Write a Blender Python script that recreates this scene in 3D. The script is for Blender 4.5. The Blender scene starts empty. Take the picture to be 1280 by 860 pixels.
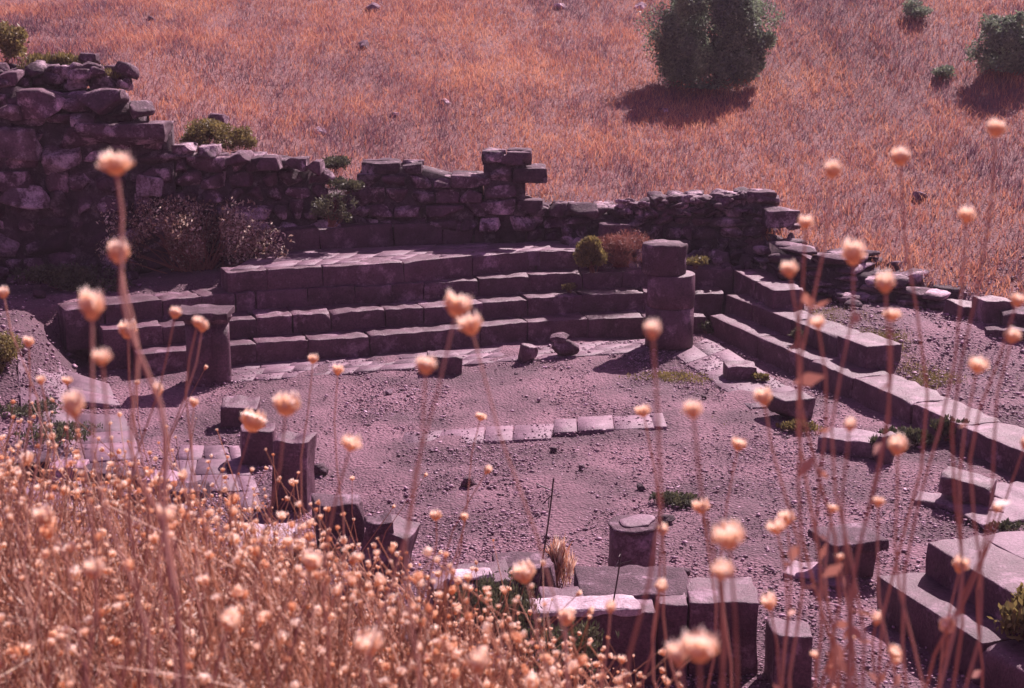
import bpy, math, random
import numpy as np
from mathutils import Vector

random.seed(7)
rng = np.random.default_rng(11)
sc = bpy.context.scene
col = sc.collection

# ------------------------------------------------------------------ camera
F = 1778.0; TH = math.atan(415 / F); H = 4.1
cam_d = bpy.data.cameras.new('camera'); cam = bpy.data.objects.new('camera', cam_d); col.objects.link(cam)
cam_d.lens = 50; cam_d.sensor_width = 36; cam_d.clip_end = 600; cam_d.clip_start = 0.05
cam.location = (0, 0, H); cam.rotation_euler = (math.pi / 2 - TH, 0, 0)
cam_d.dof.use_dof = True; cam_d.dof.focus_distance = 11.0; cam_d.dof.aperture_fstop = 9.0
sc.camera = cam
# ------------------------------------------------------------------ light
SUN_EL = math.radians(43); SUN_AZ = math.radians(29)     # azimuth from +Y towards +X
w = bpy.data.worlds.new('World'); sc.world = w; w.use_nodes = True
nt = w.node_tree; bg = nt.nodes['Background']
sky = nt.nodes.new('ShaderNodeTexSky'); sky.sky_type = 'NISHITA'; sky.sun_disc = False
sky.sun_elevation = SUN_EL; sky.sun_rotation = SUN_AZ
tint = nt.nodes.new('ShaderNodeMix'); tint.data_type = 'RGBA'; tint.blend_type = 'MULTIPLY'; tint.inputs[0].default_value = 1
tint.inputs[7].default_value = (1.42, .60, .98, 1)
nt.links.new(sky.outputs[0], tint.inputs[6]); nt.links.new(tint.outputs[2], bg.inputs[0])
bg.inputs[1].default_value = 0.05
sl = bpy.data.lights.new('sun', 'SUN'); so = bpy.data.objects.new('sun', sl); col.objects.link(so)
sl.energy = 5.0; sl.angle = math.radians(.55); sl.color = (1.0, .80, .84)
sd = Vector((math.sin(SUN_AZ) * math.cos(SUN_EL), math.cos(SUN_AZ) * math.cos(SUN_EL), math.sin(SUN_EL)))
so.rotation_euler = (-sd).to_track_quat('-Z', 'Y').to_euler(); so.location = (12, 20, 18)
sc.view_settings.view_transform = 'Standard'; sc.view_settings.look = 'None'
sc.view_settings.exposure = 1.0; sc.view_settings.gamma = 1.0
sc.render.engine = 'CYCLES'; sc.cycles.max_bounces = 5; sc.cycles.transparent_max_bounces = 4

# ------------------------------------------------------------------ helpers
def ray(px, py):
    x = (px - 640) / F; y = -(py - 430) / F
    return x, math.cos(TH) + y * math.sin(TH), -math.sin(TH) + y * math.cos(TH)
def P(px, py, z=0.0):
    r = ray(px, py); k = (z - H) / r[2]; return (r[0] * k, r[1] * k, z)
def PY(px, py, Y):
    r = ray(px, py); k = Y / r[1]; return (r[0] * k, Y, H + r[2] * k)
def PD(px, py, d):
    r = ray(px, py); return (r[0] * d, r[1] * d, H + r[2] * d)
A_ = math.radians(72.4); U = np.array((math.sin(A_), math.cos(A_))); V = np.array((-U[1], U[0]))
C0 = np.array(P(887, 419)[:2])
def ST(s, t, z=0.0):
    p = C0 + U * s + V * t; return (p[0], p[1], z)
def toST(x, y):
    dx = x - C0[0]; dy = y - C0[1]; return dx * U[0] + dy * U[1], dx * V[0] + dy * V[1]
HALL = math.atan2(U[1], U[0])

_ns = np.random.default_rng(3)
_K = [(_ns.normal(size=(5, 3)) * (1.1 * 1.9 ** i), _ns.uniform(0, 6.28, 5), .55 ** i) for i in range(5)]
def noise(p, octs=4):
    p = np.asarray(p, float); o = np.zeros(len(p))
    for k, ph, a in _K[:octs]:
        o += a * np.sin(p @ k.T + ph).sum(1) / 2.6
    return o
def sstep(a, b, x):
    t = np.clip((x - a) / (b - a), 0, 1); return t * t * (3 - 2 * t)

def G(x, y):
    """height of the ground"""
    x = np.asarray(x, float); y = np.asarray(y, float)
    s, t = toST(x, y)
    z = np.zeros_like(s)
    # left bank, level with the upper seats
    lf = sstep(-7.75, -8.5, s)
    z = z + lf * (.10 + .55 * sstep(-2.8, -.3, t)) 
    # right terrace behind the side seats
    rt = sstep(.35, .75, s) * (t > -14)
    z = np.where(rt > 0, rt * (.22 + .22 * sstep(-3.5, -2.4, t) + .02 * np.clip(s - .8, 0, 5)), z)
    z = z + .5 * sstep(-2.2, -1.9, s) * sstep(-8.8, -9.0, t) * (s < .35)
    # behind the seats
    bk = np.where((s < -1.5) & (s > -6.3), sstep(1.1, 1.5, t), sstep(1.0, 1.3, t))
    z = z * (1 - bk) + bk * (.63 + .18 * sstep(1.0, 2.0, t) * sstep(1.0, -4, s) * sstep(-7.5, -6, s))
    # hillside behind the walls
    yw = np.where(x < 3.0, 19.95 + .02 * x, np.where(x < 7.2, 20.0 - .88 * (x - 3.0), 16.3 - .12 * (x - 7.2)))
    dh = np.clip(y - yw, 0, 200)
    hz = np.interp(x, [-12, -6, -4.5, -3.2, -1.5, 0, 3, 4.5, 6, 8, 12], [2.9, 2.75, 2.15, 1.72, 1.55, 1.45, 1.15, .80, .55, .45, .4])
    hz = hz * sstep(22, 0, dh) + 1.5 * sstep(0, 22, dh) + .20 * dh + .0028 * np.clip(dh - 4, 0, 60) ** 2
    hz = hz + .10 * np.sin(x * .55 + y * .3) * sstep(20, 26, y) + .07 * np.sin(x * 1.3 - y * .9) * sstep(20, 25, y)
    hm = sstep(-.05, .25, y - yw)
    z = z * (1 - hm) + hz * hm
    # bank on which the photographer stands
    m = 3.0 - .17 * y - .45 * np.clip(x + 1.0, 0, 9) * sstep(1, 4, y) - .6 * np.clip(y - 3.7, 0, 20)
    m = m + .16 * sstep(-.1, -1.3, x) * sstep(1.2, 2.6, y)
    m = np.where(y < 0, 3.0 - .05 * y - .1 * np.clip(x, 0, 20), m)
    z = np.maximum(z, m)
    return z
def g1(x, y): return float(G(np.array([x]), np.array([y]))[0])

class MB:
    def __init__(self): self.v = []; self.f = []; self.c = []; self.n = 0
    def add(self, v, f, c=1.0):
        v = np.asarray(v, float); self.v.append(v)
        for ff in (f if isinstance(f, list) else [f]):
            self.f.append(np.asarray(ff) + self.n)
        self.c.append(np.full(len(v), c) if np.isscalar(c) else np.asarray(c)); self.n += len(v)
    def build(self, name, mat, parent=None, origin=None, smooth=False):
        v = np.concatenate(self.v); c = np.concatenate(self.c)
        if parent is not None: org = np.array(parent.location)
        elif origin is not None: org = np.array(origin, float)
        else:
            lo, hi = v.min(0), v.max(0); org = np.array(((lo[0] + hi[0]) / 2, (lo[1] + hi[1]) / 2, lo[2]))
        v = v - org
        me = bpy.data.meshes.new(name)
        me.vertices.add(len(v)); me.vertices.foreach_set('co', v.astype(np.float32).ravel())
        li = np.concatenate([f.ravel() for f in self.f]); sz = np.concatenate([np.full(len(f), f.shape[1]) for f in self.f])
        me.loops.add(len(li)); me.loops.foreach_set('vertex_index', li.astype(np.int32))
        me.polygons.add(len(sz)); st = np.concatenate(([0], np.cumsum(sz)[:-1]))
        me.polygons.foreach_set('loop_start', st.astype(np.int32)); me.polygons.foreach_set('loop_total', sz.astype(np.int32))
        if smooth: me.polygons.foreach_set('use_smooth', np.ones(len(sz), bool))
        at = me.attributes.new('shade', 'FLOAT', 'POINT'); at.data.foreach_set('value', c.astype(np.float32))
        me.update(calc_edges=True); me.materials.append(mat)
        o = bpy.data.objects.new(name, me); col.objects.link(o)
        if parent is not None: o.parent = parent
        else: o.location = org
        return o

def tag(o, label=None, cat=None, group=None, kind=None):
    if label: o['label'] = label
    if cat: o['category'] = cat
    if group: o['group'] = group
    if kind: o['kind'] = kind
    return o
def empty(name, loc, label, cat, group=None):
    o = bpy.data.objects.new(name, None); o.empty_display_size = .1; col.objects.link(o); o.location = loc
    return tag(o, label, cat, group)

# cube-grid template with n cells a side; coordinates in [-1,1]
_tc = {}
def tmpl(n, edge=None):
    key = (n, edge)
    if key in _tc: return _tc[key]
    idx = {}; vs = []; fs = []
    if edge: g = np.concatenate(([-1], np.linspace(-1 + edge, 1 - edge, n - 1), [1]))
    else: g = np.linspace(-1, 1, n + 1)
    def vi(i, j, k):
        if (i, j, k) not in idx: idx[(i, j, k)] = len(vs); vs.append((g[i], g[j], g[k]))
        return idx[(i, j, k)]
    for a in range(n):
        for b in range(n):
            fs += [[vi(a, b, 0), vi(a, b + 1, 0), vi(a + 1, b + 1, 0), vi(a + 1, b, 0)],
                   [vi(a, b, n), vi(a + 1, b, n), vi(a + 1, b + 1, n), vi(a, b + 1, n)],
                   [vi(a, 0, b), vi(a + 1, 0, b), vi(a + 1, 0, b + 1), vi(a, 0, b + 1)],
                   [vi(a, n, b), vi(a, n, b + 1), vi(a + 1, n, b + 1), vi(a + 1, n, b)],
                   [vi(0, a, b), vi(0, a, b + 1), vi(0, a + 1, b + 1), vi(0, a + 1, b)],
                   [vi(n, a, b), vi(n, a + 1, b), vi(n, a + 1, b + 1), vi(n, a, b + 1)]]
    _tc[key] = (np.array(vs, float), np.array(fs)); return _tc[key]

def rotz(v, a):
    c, s = math.cos(a), math.sin(a); o = v.copy()
    o[:, 0] = v[:, 0] * c - v[:, 1] * s; o[:, 1] = v[:, 0] * s + v[:, 1] * c; return o
def rotx(v, a):
    c, s = math.cos(a), math.sin(a); o = v.copy()
    o[:, 1] = v[:, 1] * c - v[:, 2] * s; o[:, 2] = v[:, 1] * s + v[:, 2] * c; return o
def roty(v, a):
    c, s = math.cos(a), math.sin(a); o = v.copy()
    o[:, 0] = v[:, 0] * c + v[:, 2] * s; o[:, 2] = -v[:, 0] * s + v[:, 2] * c; return o

def rock(mb, c, size, rz=0, n=5, cuts=9, rough=.10, box=.55, c_=None, tilt=0.0, sink=0.0):
    """irregular angular stone; c is its centre"""
    T, Fc = tmpl(n)
    sph = T / np.linalg.norm(T, axis=1)[:, None]
    v = T * box + sph * (1 - box)
    for _ in range(cuts):
        d = rng.normal(size=3); d /= np.linalg.norm(d); h = rng.uniform(.62, .9)
        e = np.clip(v @ d - h, 0, None); v = v - e[:, None] * d
    off = rng.uniform(0, 50, 3)
    v = v * (1 + rough * noise(v * 1.3 + off, 4)[:, None])
    v = v / np.abs(v).max(0) * np.array(size) / 2
    if tilt: v = rotx(v, rng.uniform(-tilt, tilt)); v = roty(v, rng.uniform(-tilt, tilt))
    v = rotz(v, rz) + np.array(c)
    mb.add(v, Fc, rng.uniform(.55, 1.35) if c_ is None else c_)
    return v

def block(mb, c, size, rz=0, r=.012, n=6, rough=.006, c_=None, tilt=(0, 0), chip=0.0, taper=0.0):
    """dressed stone: rounded box; c is the centre of its bottom face"""
    T, Fc = tmpl(n, .08)
    hs = np.array(size) / 2; v = T * hs
    # keep a real edge ring r inside every edge
    for a in range(3):
        inner = np.abs(T[:, a]) < 1
        lim = hs[a] - r
        v[inner, a] = np.clip(v[inner, a], -lim, lim)
        ring = np.isclose(np.abs(T[:, a]), .92)
        v[ring, a] = np.sign(T[ring, a]) * lim
    q = np.clip(v, -(hs - r), hs - r); d = v - q; L = np.linalg.norm(d, axis=1)[:, None]
    v = q + d / np.maximum(L, 1e-9) * r
    off = rng.uniform(0, 50, 3)
    v = v + (rough * noise(v * 9 + off, 3))[:, None] * (v / (np.abs(v).max(0)))
    if taper: v[:, :2] *= (1 - taper * (v[:, 2:3] / hs[2]))
    if chip:
        for _ in range(int(chip)):
            s_ = np.sign(rng.normal(size=3)); s_[2] = abs(s_[2]); d = s_ * rng.uniform(.2, 1, 3) / hs; d /= np.linalg.norm(d)
            h = (np.abs(d) * hs).sum() * rng.uniform(.86, .96)
            e = np.clip(v @ d - h, 0, None); v = v - e[:, None] * d
    if tilt[0]: v = rotx(v, tilt[0])
    if tilt[1]: v = roty(v, tilt[1])
    v = rotz(v, rz) + np.array(c) + np.array((0, 0, hs[2]))
    mb.add(v, Fc, rng.uniform(.8, 1.2) if c_ is None else c_)
    return v

def tube(mb, pts, rad, sides=5, c_=1.0):
    pts = [np.array(p, float) for p in pts]; n = len(pts); vs = []; 
    for i, p in enumerate(pts):
        d = pts[min(i + 1, n - 1)] - pts[max(i - 1, 0)]; d /= max(np.linalg.norm(d), 1e-9)
        a = np.cross(d, (0.31, .95, .05)); a /= max(np.linalg.norm(a), 1e-9); b = np.cross(d, a)
        r = rad[i] if hasattr(rad, '__len__') else rad
        for k in range(sides):
            t = 6.2832 * k / sides; vs.append(p + r * (a * math.cos(t) + b * math.sin(t)))
    fs = [[i * sides + k, i * sides + (k + 1) % sides, (i + 1) * sides + (k + 1) % sides, (i + 1) * sides + k] for i in range(n - 1) for k in range(sides)]
    mb.add(np.array(vs), np.array(fs), c_)

def lathe(mb, c, prof, sides=40, rough=.006, shape=None, c_=1.0, tilt=0.0, top_tilt=0.0):
    """prof: list of (r, z); closed with centre points; shape(angle)->radius factor"""
    ang = np.linspace(0, 2 * math.pi, sides, endpoint=False)
    fac = np.ones(sides) if shape is None else np.array([shape(a) for a in ang])
    vs = []
    for r, z in prof:
        for a, f_ in zip(ang, fac): vs.append((r * f_ * math.cos(a), r * f_ * math.sin(a), z))
    v = np.array(vs); off = rng.uniform(0, 50, 3)
    dn = noise(v * 7 + off, 4) * rough
    rr = np.linalg.norm(v[:, :2], axis=1) + 1e-9
    v[:, 0] += v[:, 0] / rr * dn; v[:, 1] += v[:, 1] / rr * dn; v[:, 2] += dn * .7
    zmx = prof[-1][1]
    if top_tilt: v[:, 2] += top_tilt * v[:, 0] * (v[:, 2] > zmx * .8)
    m = len(prof); fs = [[i * sides + k, i * sides + (k + 1) % sides, (i + 1) * sides + (k + 1) % sides, (i + 1) * sides + k] for i in range(m - 1) for k in range(sides)]
    v = np.vstack([v, [0, 0, prof[0][1]], [0, 0, v[(m - 1) * sides:, 2].mean()]]); b = m * sides
    tr = [[b, (k + 1) % sides, k] for k in range(sides)] + [[b + 1, (m - 1) * sides + k, (m - 1) * sides + (k + 1) % sides] for k in range(sides)]
    if tilt: v = rotx(v, tilt)
    mb.add(v + np.array(c), [np.array(fs), np.array(tr)], c_)

# ------------------------------------------------------------------ materials
def newmat(name):
    m = bpy.data.materials.new(name); m.use_nodes = True; nt = m.node_tree
    return m, nt, nt.nodes['Principled BSDF']
def stone_mat(name, dark, light, spot, spot_amt=.5, rough=.75, bump=.35, scale=5.0, dust=0.0):
    m, nt, b = newmat(name); N = nt.nodes.new; L = nt.links.new
    geo = N('ShaderNodeNewGeometry')
    n1 = N('ShaderNodeTexNoise'); n1.inputs['Scale'].default_value = scale; n1.inputs['Detail'].default_value = 8; n1.inputs['Roughness'].default_value = .65
    n2 = N('ShaderNodeTexNoise'); n2.inputs['Scale'].default_value = scale * 9; n2.inputs['Detail'].default_value = 5; n2.inputs['Roughness'].default_value = .7
    n3 = N('ShaderNodeTexNoise'); n3.inputs['Scale'].default_value = scale * .55; n3.inputs['Detail'].default_value = 7; n3.inputs['Roughness'].default_value = .75
    for n in (n1, n2, n3): L(geo.outputs['Position'], n.inputs['Vector'])
    r1 = N('ShaderNodeValToRGB'); r1.color_ramp.elements[0].position = .35; r1.color_ramp.elements[1].position = .68
    r1.color_ramp.elements[0].color = (*dark, 1); r1.color_ramp.elements[1].color = (*light, 1)
    L(n1.outputs[0], r1.inputs[0])
    mx = N('ShaderNodeMix'); mx.data_type = 'RGBA'; mx.inputs[7].default_value = (*spot, 1)
    r3 = N('ShaderNodeValToRGB'); r3.color_ramp.elements[0].position = 1 - spot_amt; r3.color_ramp.elements[1].position = min(1, 1.12 - spot_amt)
    L(n3.outputs[0], r3.inputs[0]); L(r3.outputs[0], mx.inputs[0]); L(r1.outputs[0], mx.inputs[6])
    at = N('ShaderNodeAttribute'); at.attribute_name = 'shade'
    sp = N('ShaderNodeMapRange'); sp.inputs['From Min'].default_value = .3; sp.inputs['From Max'].default_value = .75; sp.inputs['To Min'].default_value = .55; sp.inputs['To Max'].default_value = 1.4
    L(n2.outputs[0], sp.inputs[0])
    mu = N('ShaderNodeMath'); mu.operation = 'MULTIPLY'; L(at.outputs['Fac'], mu.inputs[0]); L(sp.outputs[0], mu.inputs[1])
    vm = N('ShaderNodeVectorMath'); vm.operation = 'SCALE'; L(mx.outputs[2], vm.inputs[0]); L(mu.outputs[0], vm.inputs['Scale'])
    L(vm.outputs[0], b.inputs['Base Color'])
    ad = N('ShaderNodeMath'); ad.operation = 'ADD'; L(n2.outputs[0], ad.inputs[0]); L(n1.outputs[0], ad.inputs[1])
    bp = N('ShaderNodeBump'); bp.inputs['Strength'].default_value = bump; bp.inputs['Distance'].default_value = .03
    L(ad.outputs[0], bp.inputs['Height']); L(bp.outputs[0], b.inputs['Normal'])
    b.inputs['Roughness'].default_value = rough; b.inputs['Specular IOR Level'].default_value = .35
    return m
BAS = stone_mat('dressed_basalt', (.078, .034, .050), (.155, .074, .105), (.32, .19, .25), .46, .5, .45)
BAS2 = stone_mat('rough_basalt', (.06, .027, .040), (.14, .072, .10), (.38, .25, .31), .46, .72, .8, 6)
PALE = stone_mat('pale_paving_stone', (.14, .078, .105), (.25, .15, .195), (.40, .27, .33), .42, .6, .35)
LIME = stone_mat('lime_stone', (.34, .24, .28), (.6, .47, .52), (.82, .70, .73), .5, .7, .5)
WALLM = stone_mat('lichened_wall_stone', (.055, .026, .038), (.15, .078, .108), (.58, .42, .48), .49, .8, .9, 3.4)

GRAV = stone_mat('gravel_stone', (.13, .065, .09), (.30, .18, .235), (.5, .36, .43), .45, .6, .2, 9)
def ground_mat():
    m, nt, b = newmat('earth'); N = nt.nodes.new; L = nt.links.new
    geo = N('ShaderNodeNewGeometry')
    n1 = N('ShaderNodeTexNoise'); n1.inputs['Scale'].default_value = .9; n1.inputs['Detail'].default_value = 6
    n2 = N('ShaderNodeTexNoise'); n2.inputs['Scale'].default_value = 24; n2.inputs['Detail'].default_value = 8; n2.inputs['Roughness'].default_value = .75
    n3 = N('ShaderNodeTexVoronoi'); n3.inputs['Scale'].default_value = 34
    for n in (n1, n2, n3): L(geo.outputs['Position'], n.inputs['Vector'])
    r = N('ShaderNodeValToRGB'); e = r.color_ramp.elements
    e[0].position = .40; e[0].color = (.092, .042, .060, 1); e[1].position = .60; e[1].color = (.215, .108, .140, 1); L(n1.outputs[0], r.inputs[0])
    sp = N('ShaderNodeMapRange'); sp.inputs['From Min'].default_value = .3; sp.inputs['From Max'].default_value = .72; sp.inputs['To Min'].default_value = .5; sp.inputs['To Max'].default_value = 1.5
    L(n2.outputs[0], sp.inputs[0])
    vm = N('ShaderNodeVectorMath'); vm.operation = 'SCALE'; L(r.outputs[0], vm.inputs[0]); L(sp.outputs[0], vm.inputs['Scale'])
    at = N('ShaderNodeAttribute'); at.attribute_name = 'shade'       # 1 = bare floor, 0 = hillside soil under the dry grass
    mx = N('ShaderNodeMix'); mx.data_type = 'RGBA'; mx.inputs[6].default_value = (.20, .085, .08, 1); L(at.outputs['Fac'], mx.inputs[0]); L(vm.outputs[0], mx.inputs[7])
    L(mx.outputs[2], b.inputs['Base Color'])
    ad = N('ShaderNodeMath'); ad.operation = 'SUBTRACT'; L(n2.outputs[0], ad.inputs[0]); L(n3.outputs['Distance'], ad.inputs[1])
    bp = N('ShaderNodeBump'); bp.inputs['Strength'].default_value = .8; bp.inputs['Distance'].default_value = .03
    L(ad.outputs[0], bp.inputs['Height']); L(bp.outputs[0], b.inputs['Normal']); b.inputs['Roughness'].default_value = .85
    return m
EARTH = ground_mat()

def leaf_mat(name, cols, trans=.4, rough=.6):
    """colour ramp over the per-leaf 'shade' value; thin and translucent"""
    m, nt, b = newmat(name); N = nt.nodes.new; L = nt.links.new
    at = N('ShaderNodeAttribute'); at.attribute_name = 'shade'
    r = N('ShaderNodeValToRGB'); e = r.color_ramp.elements
    e[0].position = 0; e[0].color = (*cols[0], 1); e[1].position = 1; e[1].color = (*cols[-1], 1)
    for i, c in enumerate(cols[1:-1]): k = e.new((i + 1) / (len(cols) - 1)); k.color = (*c, 1)
    L(at.outputs['Fac'], r.inputs[0]); L(r.outputs[0], b.inputs['Base Color']); b.inputs['Roughness'].default_value = rough
    tr = N('ShaderNodeBsdfTranslucent'); L(r.outputs[0], tr.inputs[0])
    ms = N('ShaderNodeMixShader'); ms.inputs[0].default_value = trans
    L(b.outputs[0], ms.inputs[1]); L(tr.outputs[0], ms.inputs[2]); L(ms.outputs[0], nt.nodes['Material Output'].inputs[0])
    return m
HILLG = leaf_mat('dry_hill_grass', [(.11, .055, .085), (.25, .115, .13), (.43, .18, .13), (.58, .25, .14), (.66, .36, .22)], .42)
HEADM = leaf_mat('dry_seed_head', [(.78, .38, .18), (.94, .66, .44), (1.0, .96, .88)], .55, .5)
STEMM = leaf_mat('dry_stem', [(.30, .13, .10), (.50, .24, .17), (.68, .42, .32)], .25, .5)
THICK = leaf_mat('dry_thicket', [(.20, .08, .06), (.58, .28, .165), (.97, .88, .74)], .35, .5)
GREEN = leaf_mat('green_leaf', [(.045, .048, .032), (.08, .088, .048), (.15, .15, .075)], .3)
OLIVE = leaf_mat('olive_leaf', [(.09, .075, .035), (.19, .16, .055), (.33, .27, .09)], .35)
TREEG = leaf_mat('tree_leaf', [(.08, .11, .09), (.17, .23, .15), (.30, .38, .22)], .35)
PALEL = leaf_mat('pale_leaf', [(.12, .065, .055), (.28, .16, .12), (.9, .78, .62)], .35)
RUST = leaf_mat('withered_twig', [(.17, .06, .05), (.30, .12, .09), (.42, .20, .14)], .25)
DARKTW = leaf_mat('black_stalk', [(.05, .03, .035), (.06, .035, .04)], 0)

# ------------------------------------------------------------------ ground sheet
def grid_axis(a, b, fine0, fine1, step, coarse):
    o = []; x = a
    while x < b:
        o.append(x); x += step if fine0 <= x < fine1 else coarse
    o.append(b); return np.array(o)
gx = grid_axis(-90, 90, -9, 11, .10, 1.8); gy = grid_axis(-16, 150, -1, 22, .10, 1.5)
X, Y = np.meshgrid(gx, gy); Z = G(X.ravel(), Y.ravel())
pts = np.stack([X.ravel(), Y.ravel(), Z], 1)
hill_f = sstep(0, .8, Y.ravel() - np.where(X.ravel() < 3.0, 20.1, np.where(X.ravel() < 7.2, 20.0 - .88 * (X.ravel() - 3.0), 16.3 - .12 * (X.ravel() - 7.2))))
bank = (Z > 1.0) & (Y.ravel() < 12)
Z2 = Z + .018 * noise(pts * 2.2, 4) + .006 * noise(pts * 14, 3); pts[:, 2] = Z2
nx, ny = len(gx), len(gy); I = np.arange(nx * ny).reshape(ny, nx)
fc = np.stack([I[:-1, :-1], I[:-1, 1:], I[1:, 1:], I[1:, :-1]], -1).reshape(-1, 4)
mb = MB(); mb.add(pts, fc, np.where(bank, .35, 1 - hill_f))
tag(mb.build('ground', EARTH, origin=(0, 0, 0), smooth=True), 'earth ground of the ruin rising to a hillside', kind='structure')

# air
hm = bpy.data.materials.new('air'); hm.use_nodes = True; hn = hm.node_tree
hn.nodes.remove(hn.nodes['Principled BSDF']); pv = hn.nodes.new('ShaderNodeVolumePrincipled')
pv.inputs['Color'].default_value = (.95, .80, .93, 1); pv.inputs['Density'].default_value = .0008; pv.inputs['Anisotropy'].default_value = .2
hn.links.new(pv.outputs[0], hn.nodes['Material Output'].inputs['Volume'])
mb = MB(); T_, F_ = tmpl(1); mb.add(T_ * np.array((92, 85, 0)) + np.array((0, 67, 0)) + T_ * np.array((0, 0, (Z2.max() + 5 + 6) / 2)) + np.array((0, 0, (Z2.max() + 5 - 6) / 2)), F_)
tag(mb.build('haze', hm), 'thin summer haze over the valley', kind='stuff')

# hillside grass
def blades(n, xs, ys, hmin, hmax, wid, lean, shade, segs=1, dirn=None):
    ang = rng.uniform(0, 6.283, n); h = rng.uniform(hmin, hmax, n); ln = rng.normal(0, lean, (n, 2)) * h[:, None]
    z = G(xs, ys) - .02
    b = np.stack([xs, ys, z], 1); dx = np.stack([np.cos(ang) * wid / 2, np.sin(ang) * wid / 2, np.zeros(n)], 1)
    tip = b + np.stack([ln[:, 0], ln[:, 1], h], 1); mid = b + np.stack([ln[:, 0] * .35, ln[:, 1] * .35, h * .6], 1)
    v = np.stack([b - dx, b + dx, mid + dx * .75, mid - dx * .75, tip], 1).reshape(-1, 3)
    k = np.arange(n)[:, None] * 5
    return v, [k + np.array([0, 1, 2, 3]), k + np.array([3, 2, 4])], np.repeat(shade, 5)
NB = 680000
hx = rng.uniform(-17, 19, NB); hy = 15.6 + (rng.uniform(0, 1, NB) ** 1.0) * 30
yw = np.where(hx < 3.0, 20.12, np.where(hx < 7.2, 20.15 - .88 * (hx - 3.0), 16.45 - .12 * (hx - 7.2)))
keep = (hy > yw) & (np.abs(hx) < hy * .40 + 2.0)
# keep the patch over the left wall clear of tall grass, and thin out in clumps
pp = np.stack([hx, hy, hx * 0], 1)
cl = noise(pp * 1.6, 4) + rng.normal(0, .5, NB)
keep &= (rng.uniform(0, 1, NB) < 1.0)
hx, hy, pp = hx[keep], hy[keep], pp[keep]
big = noise(pp * .55 + 9, 4); fine = noise(pp * 3.1 + 4, 3)
shade = np.clip(.47 + .20 * big + .15 * fine + rng.normal(0, .27, len(hx)), 0, 1)
mb = MB(); mb.add(*blades(len(hx), hx, hy, .05, .17, .0115, .5, shade))
tag(mb.build('dry_hill_grass', HILLG, origin=(0, 25, 2)), 'dry orange and mauve grass covering the hillside', 'grass', kind='stuff')

# ------------------------------------------------------------------ tiers of seats
ZR = [0, .25, .475, .70, .96]
def run(name, label, p0, p1, z0, z1, depth, wmin=.42, wmax=.8, mat=BAS, group='stepped stone seats around the hall floor', wob=.006, cat='stone bench', nrm=None, r=.014):
    """row of dressed blocks whose front top edge runs p0 -> p1; depth to the left-hand normal"""
    pl = [np.array(p[:2]) for p in (p0 if isinstance(p0, list) else [p0, p1])]; mb = MB()
    for q0, q1 in zip(pl[:-1], pl[1:]):
        d = q1 - q0; L = np.linalg.norm(d); d /= L
        nrm_ = np.array((-d[1], d[0])) if nrm is None else nrm
        a = math.atan2(d[1], d[0]); x = 0
        while x < L - .01:
            wd = rng.uniform(wmin, wmax)
            if L - x - wd < wmin * .6: wd = L - x
            c = q0 + d * (x + wd / 2) + nrm_ * (depth / 2 + rng.normal(0, wob))
            block(mb, (c[0], c[1], z0), (wd - .008, depth, z1 - z0 + rng.normal(0, wob)), a + rng.normal(0, .005), r=r * rng.uniform(.45, 1.0), rough=.008, n=10, chip=rng.integers(0, 3), tilt=(rng.normal(0, .005), rng.normal(0, .005)))
            x += wd
    o = mb.build(name, mat, smooth=True); return tag(o, label, cat, group)

def corner(k): return {1: P(887, 394, ZR[1]), 2: P(907, 367, ZR[2]), 3: P(918, 337.5, ZR[3])}[k]
gp = 'stepped stone seats around the hall floor'
L1 = P(170, 443, ZR[1]); L2 = P(128, 414, ZR[2]); L3 = P(80, 388, ZR[3])
run('stone_bench', 'lowest long tier of dark dressed blocks along the back of the floor', [P(a, b, ZR[1]) for a, b in ((170, 443), (320, 429.7), (530, 415), (660, 403), (735, 399), (805, 396.3), (884, 394.5))], None, -.05, ZR[1], .55)
run('stone_bench', 'second long tier of dark blocks up from the floor at the back', [P(a, b, ZR[2]) for a, b in ((128, 414), (320, 397.6), (530, 384), (660, 374), (728, 370), (805, 366.5), (905, 366.5))], None, .0, ZR[2], .5)
run('stone_bench', 'third long tier of dark blocks up from the floor at the back', [P(a, b, ZR[3]) for a, b in ((80, 387.5), (320, 365), (530, 353), (728, 341), (805, 337.5), (917, 337))], None, .2, ZR[3], .5)
run('stone_bench', 'topmost dark block tier edging the paved platform at the back', [P(a, b, ZR[4]) for a, b in ((283, 341), (404, 333), (505, 328), (590, 320.5), (670, 314), (726, 313))], None, .4, ZR[4], .42, .5, .85)
# side seats run toward the camera (front face looks left)
def side(label, p, L, z0, z1, depth, d=None, start=0, **kw):
    p = np.array(p[:2]); d = -V if d is None else d
    return run('stone_bench', label, p + d * start, p + d * L, z0, z1, depth, nrm=U, **kw)
c1, c2, c3 = corner(1), corner(2), corner(3)
def dirpx(p, q): v = np.array(q[:2]) - np.array(p[:2]); return v / np.linalg.norm(v)
side('lowest side tier of blocks running from the back corner to the right edge', c1, 9.3, -.05, ZR[1], .5, d=dirpx(c1, P(1244, 550, ZR[1])), start=.02, wmin=.7, wmax=1.3)
side('second side tier of blocks beside the patch of yellowed grass', c2, 2.72, .0, ZR[2], .42, d=dirpx(c2, P(1086, 437, ZR[2])), start=.02, wmin=.6, wmax=1.0)
side('short third side tier ending in front of the tumbled wall', c3, 1.55, .2, ZR[3], .42, d=dirpx(c3, P(986, 374, ZR[3])), start=.02, wmin=.7, wmax=.9)
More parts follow.
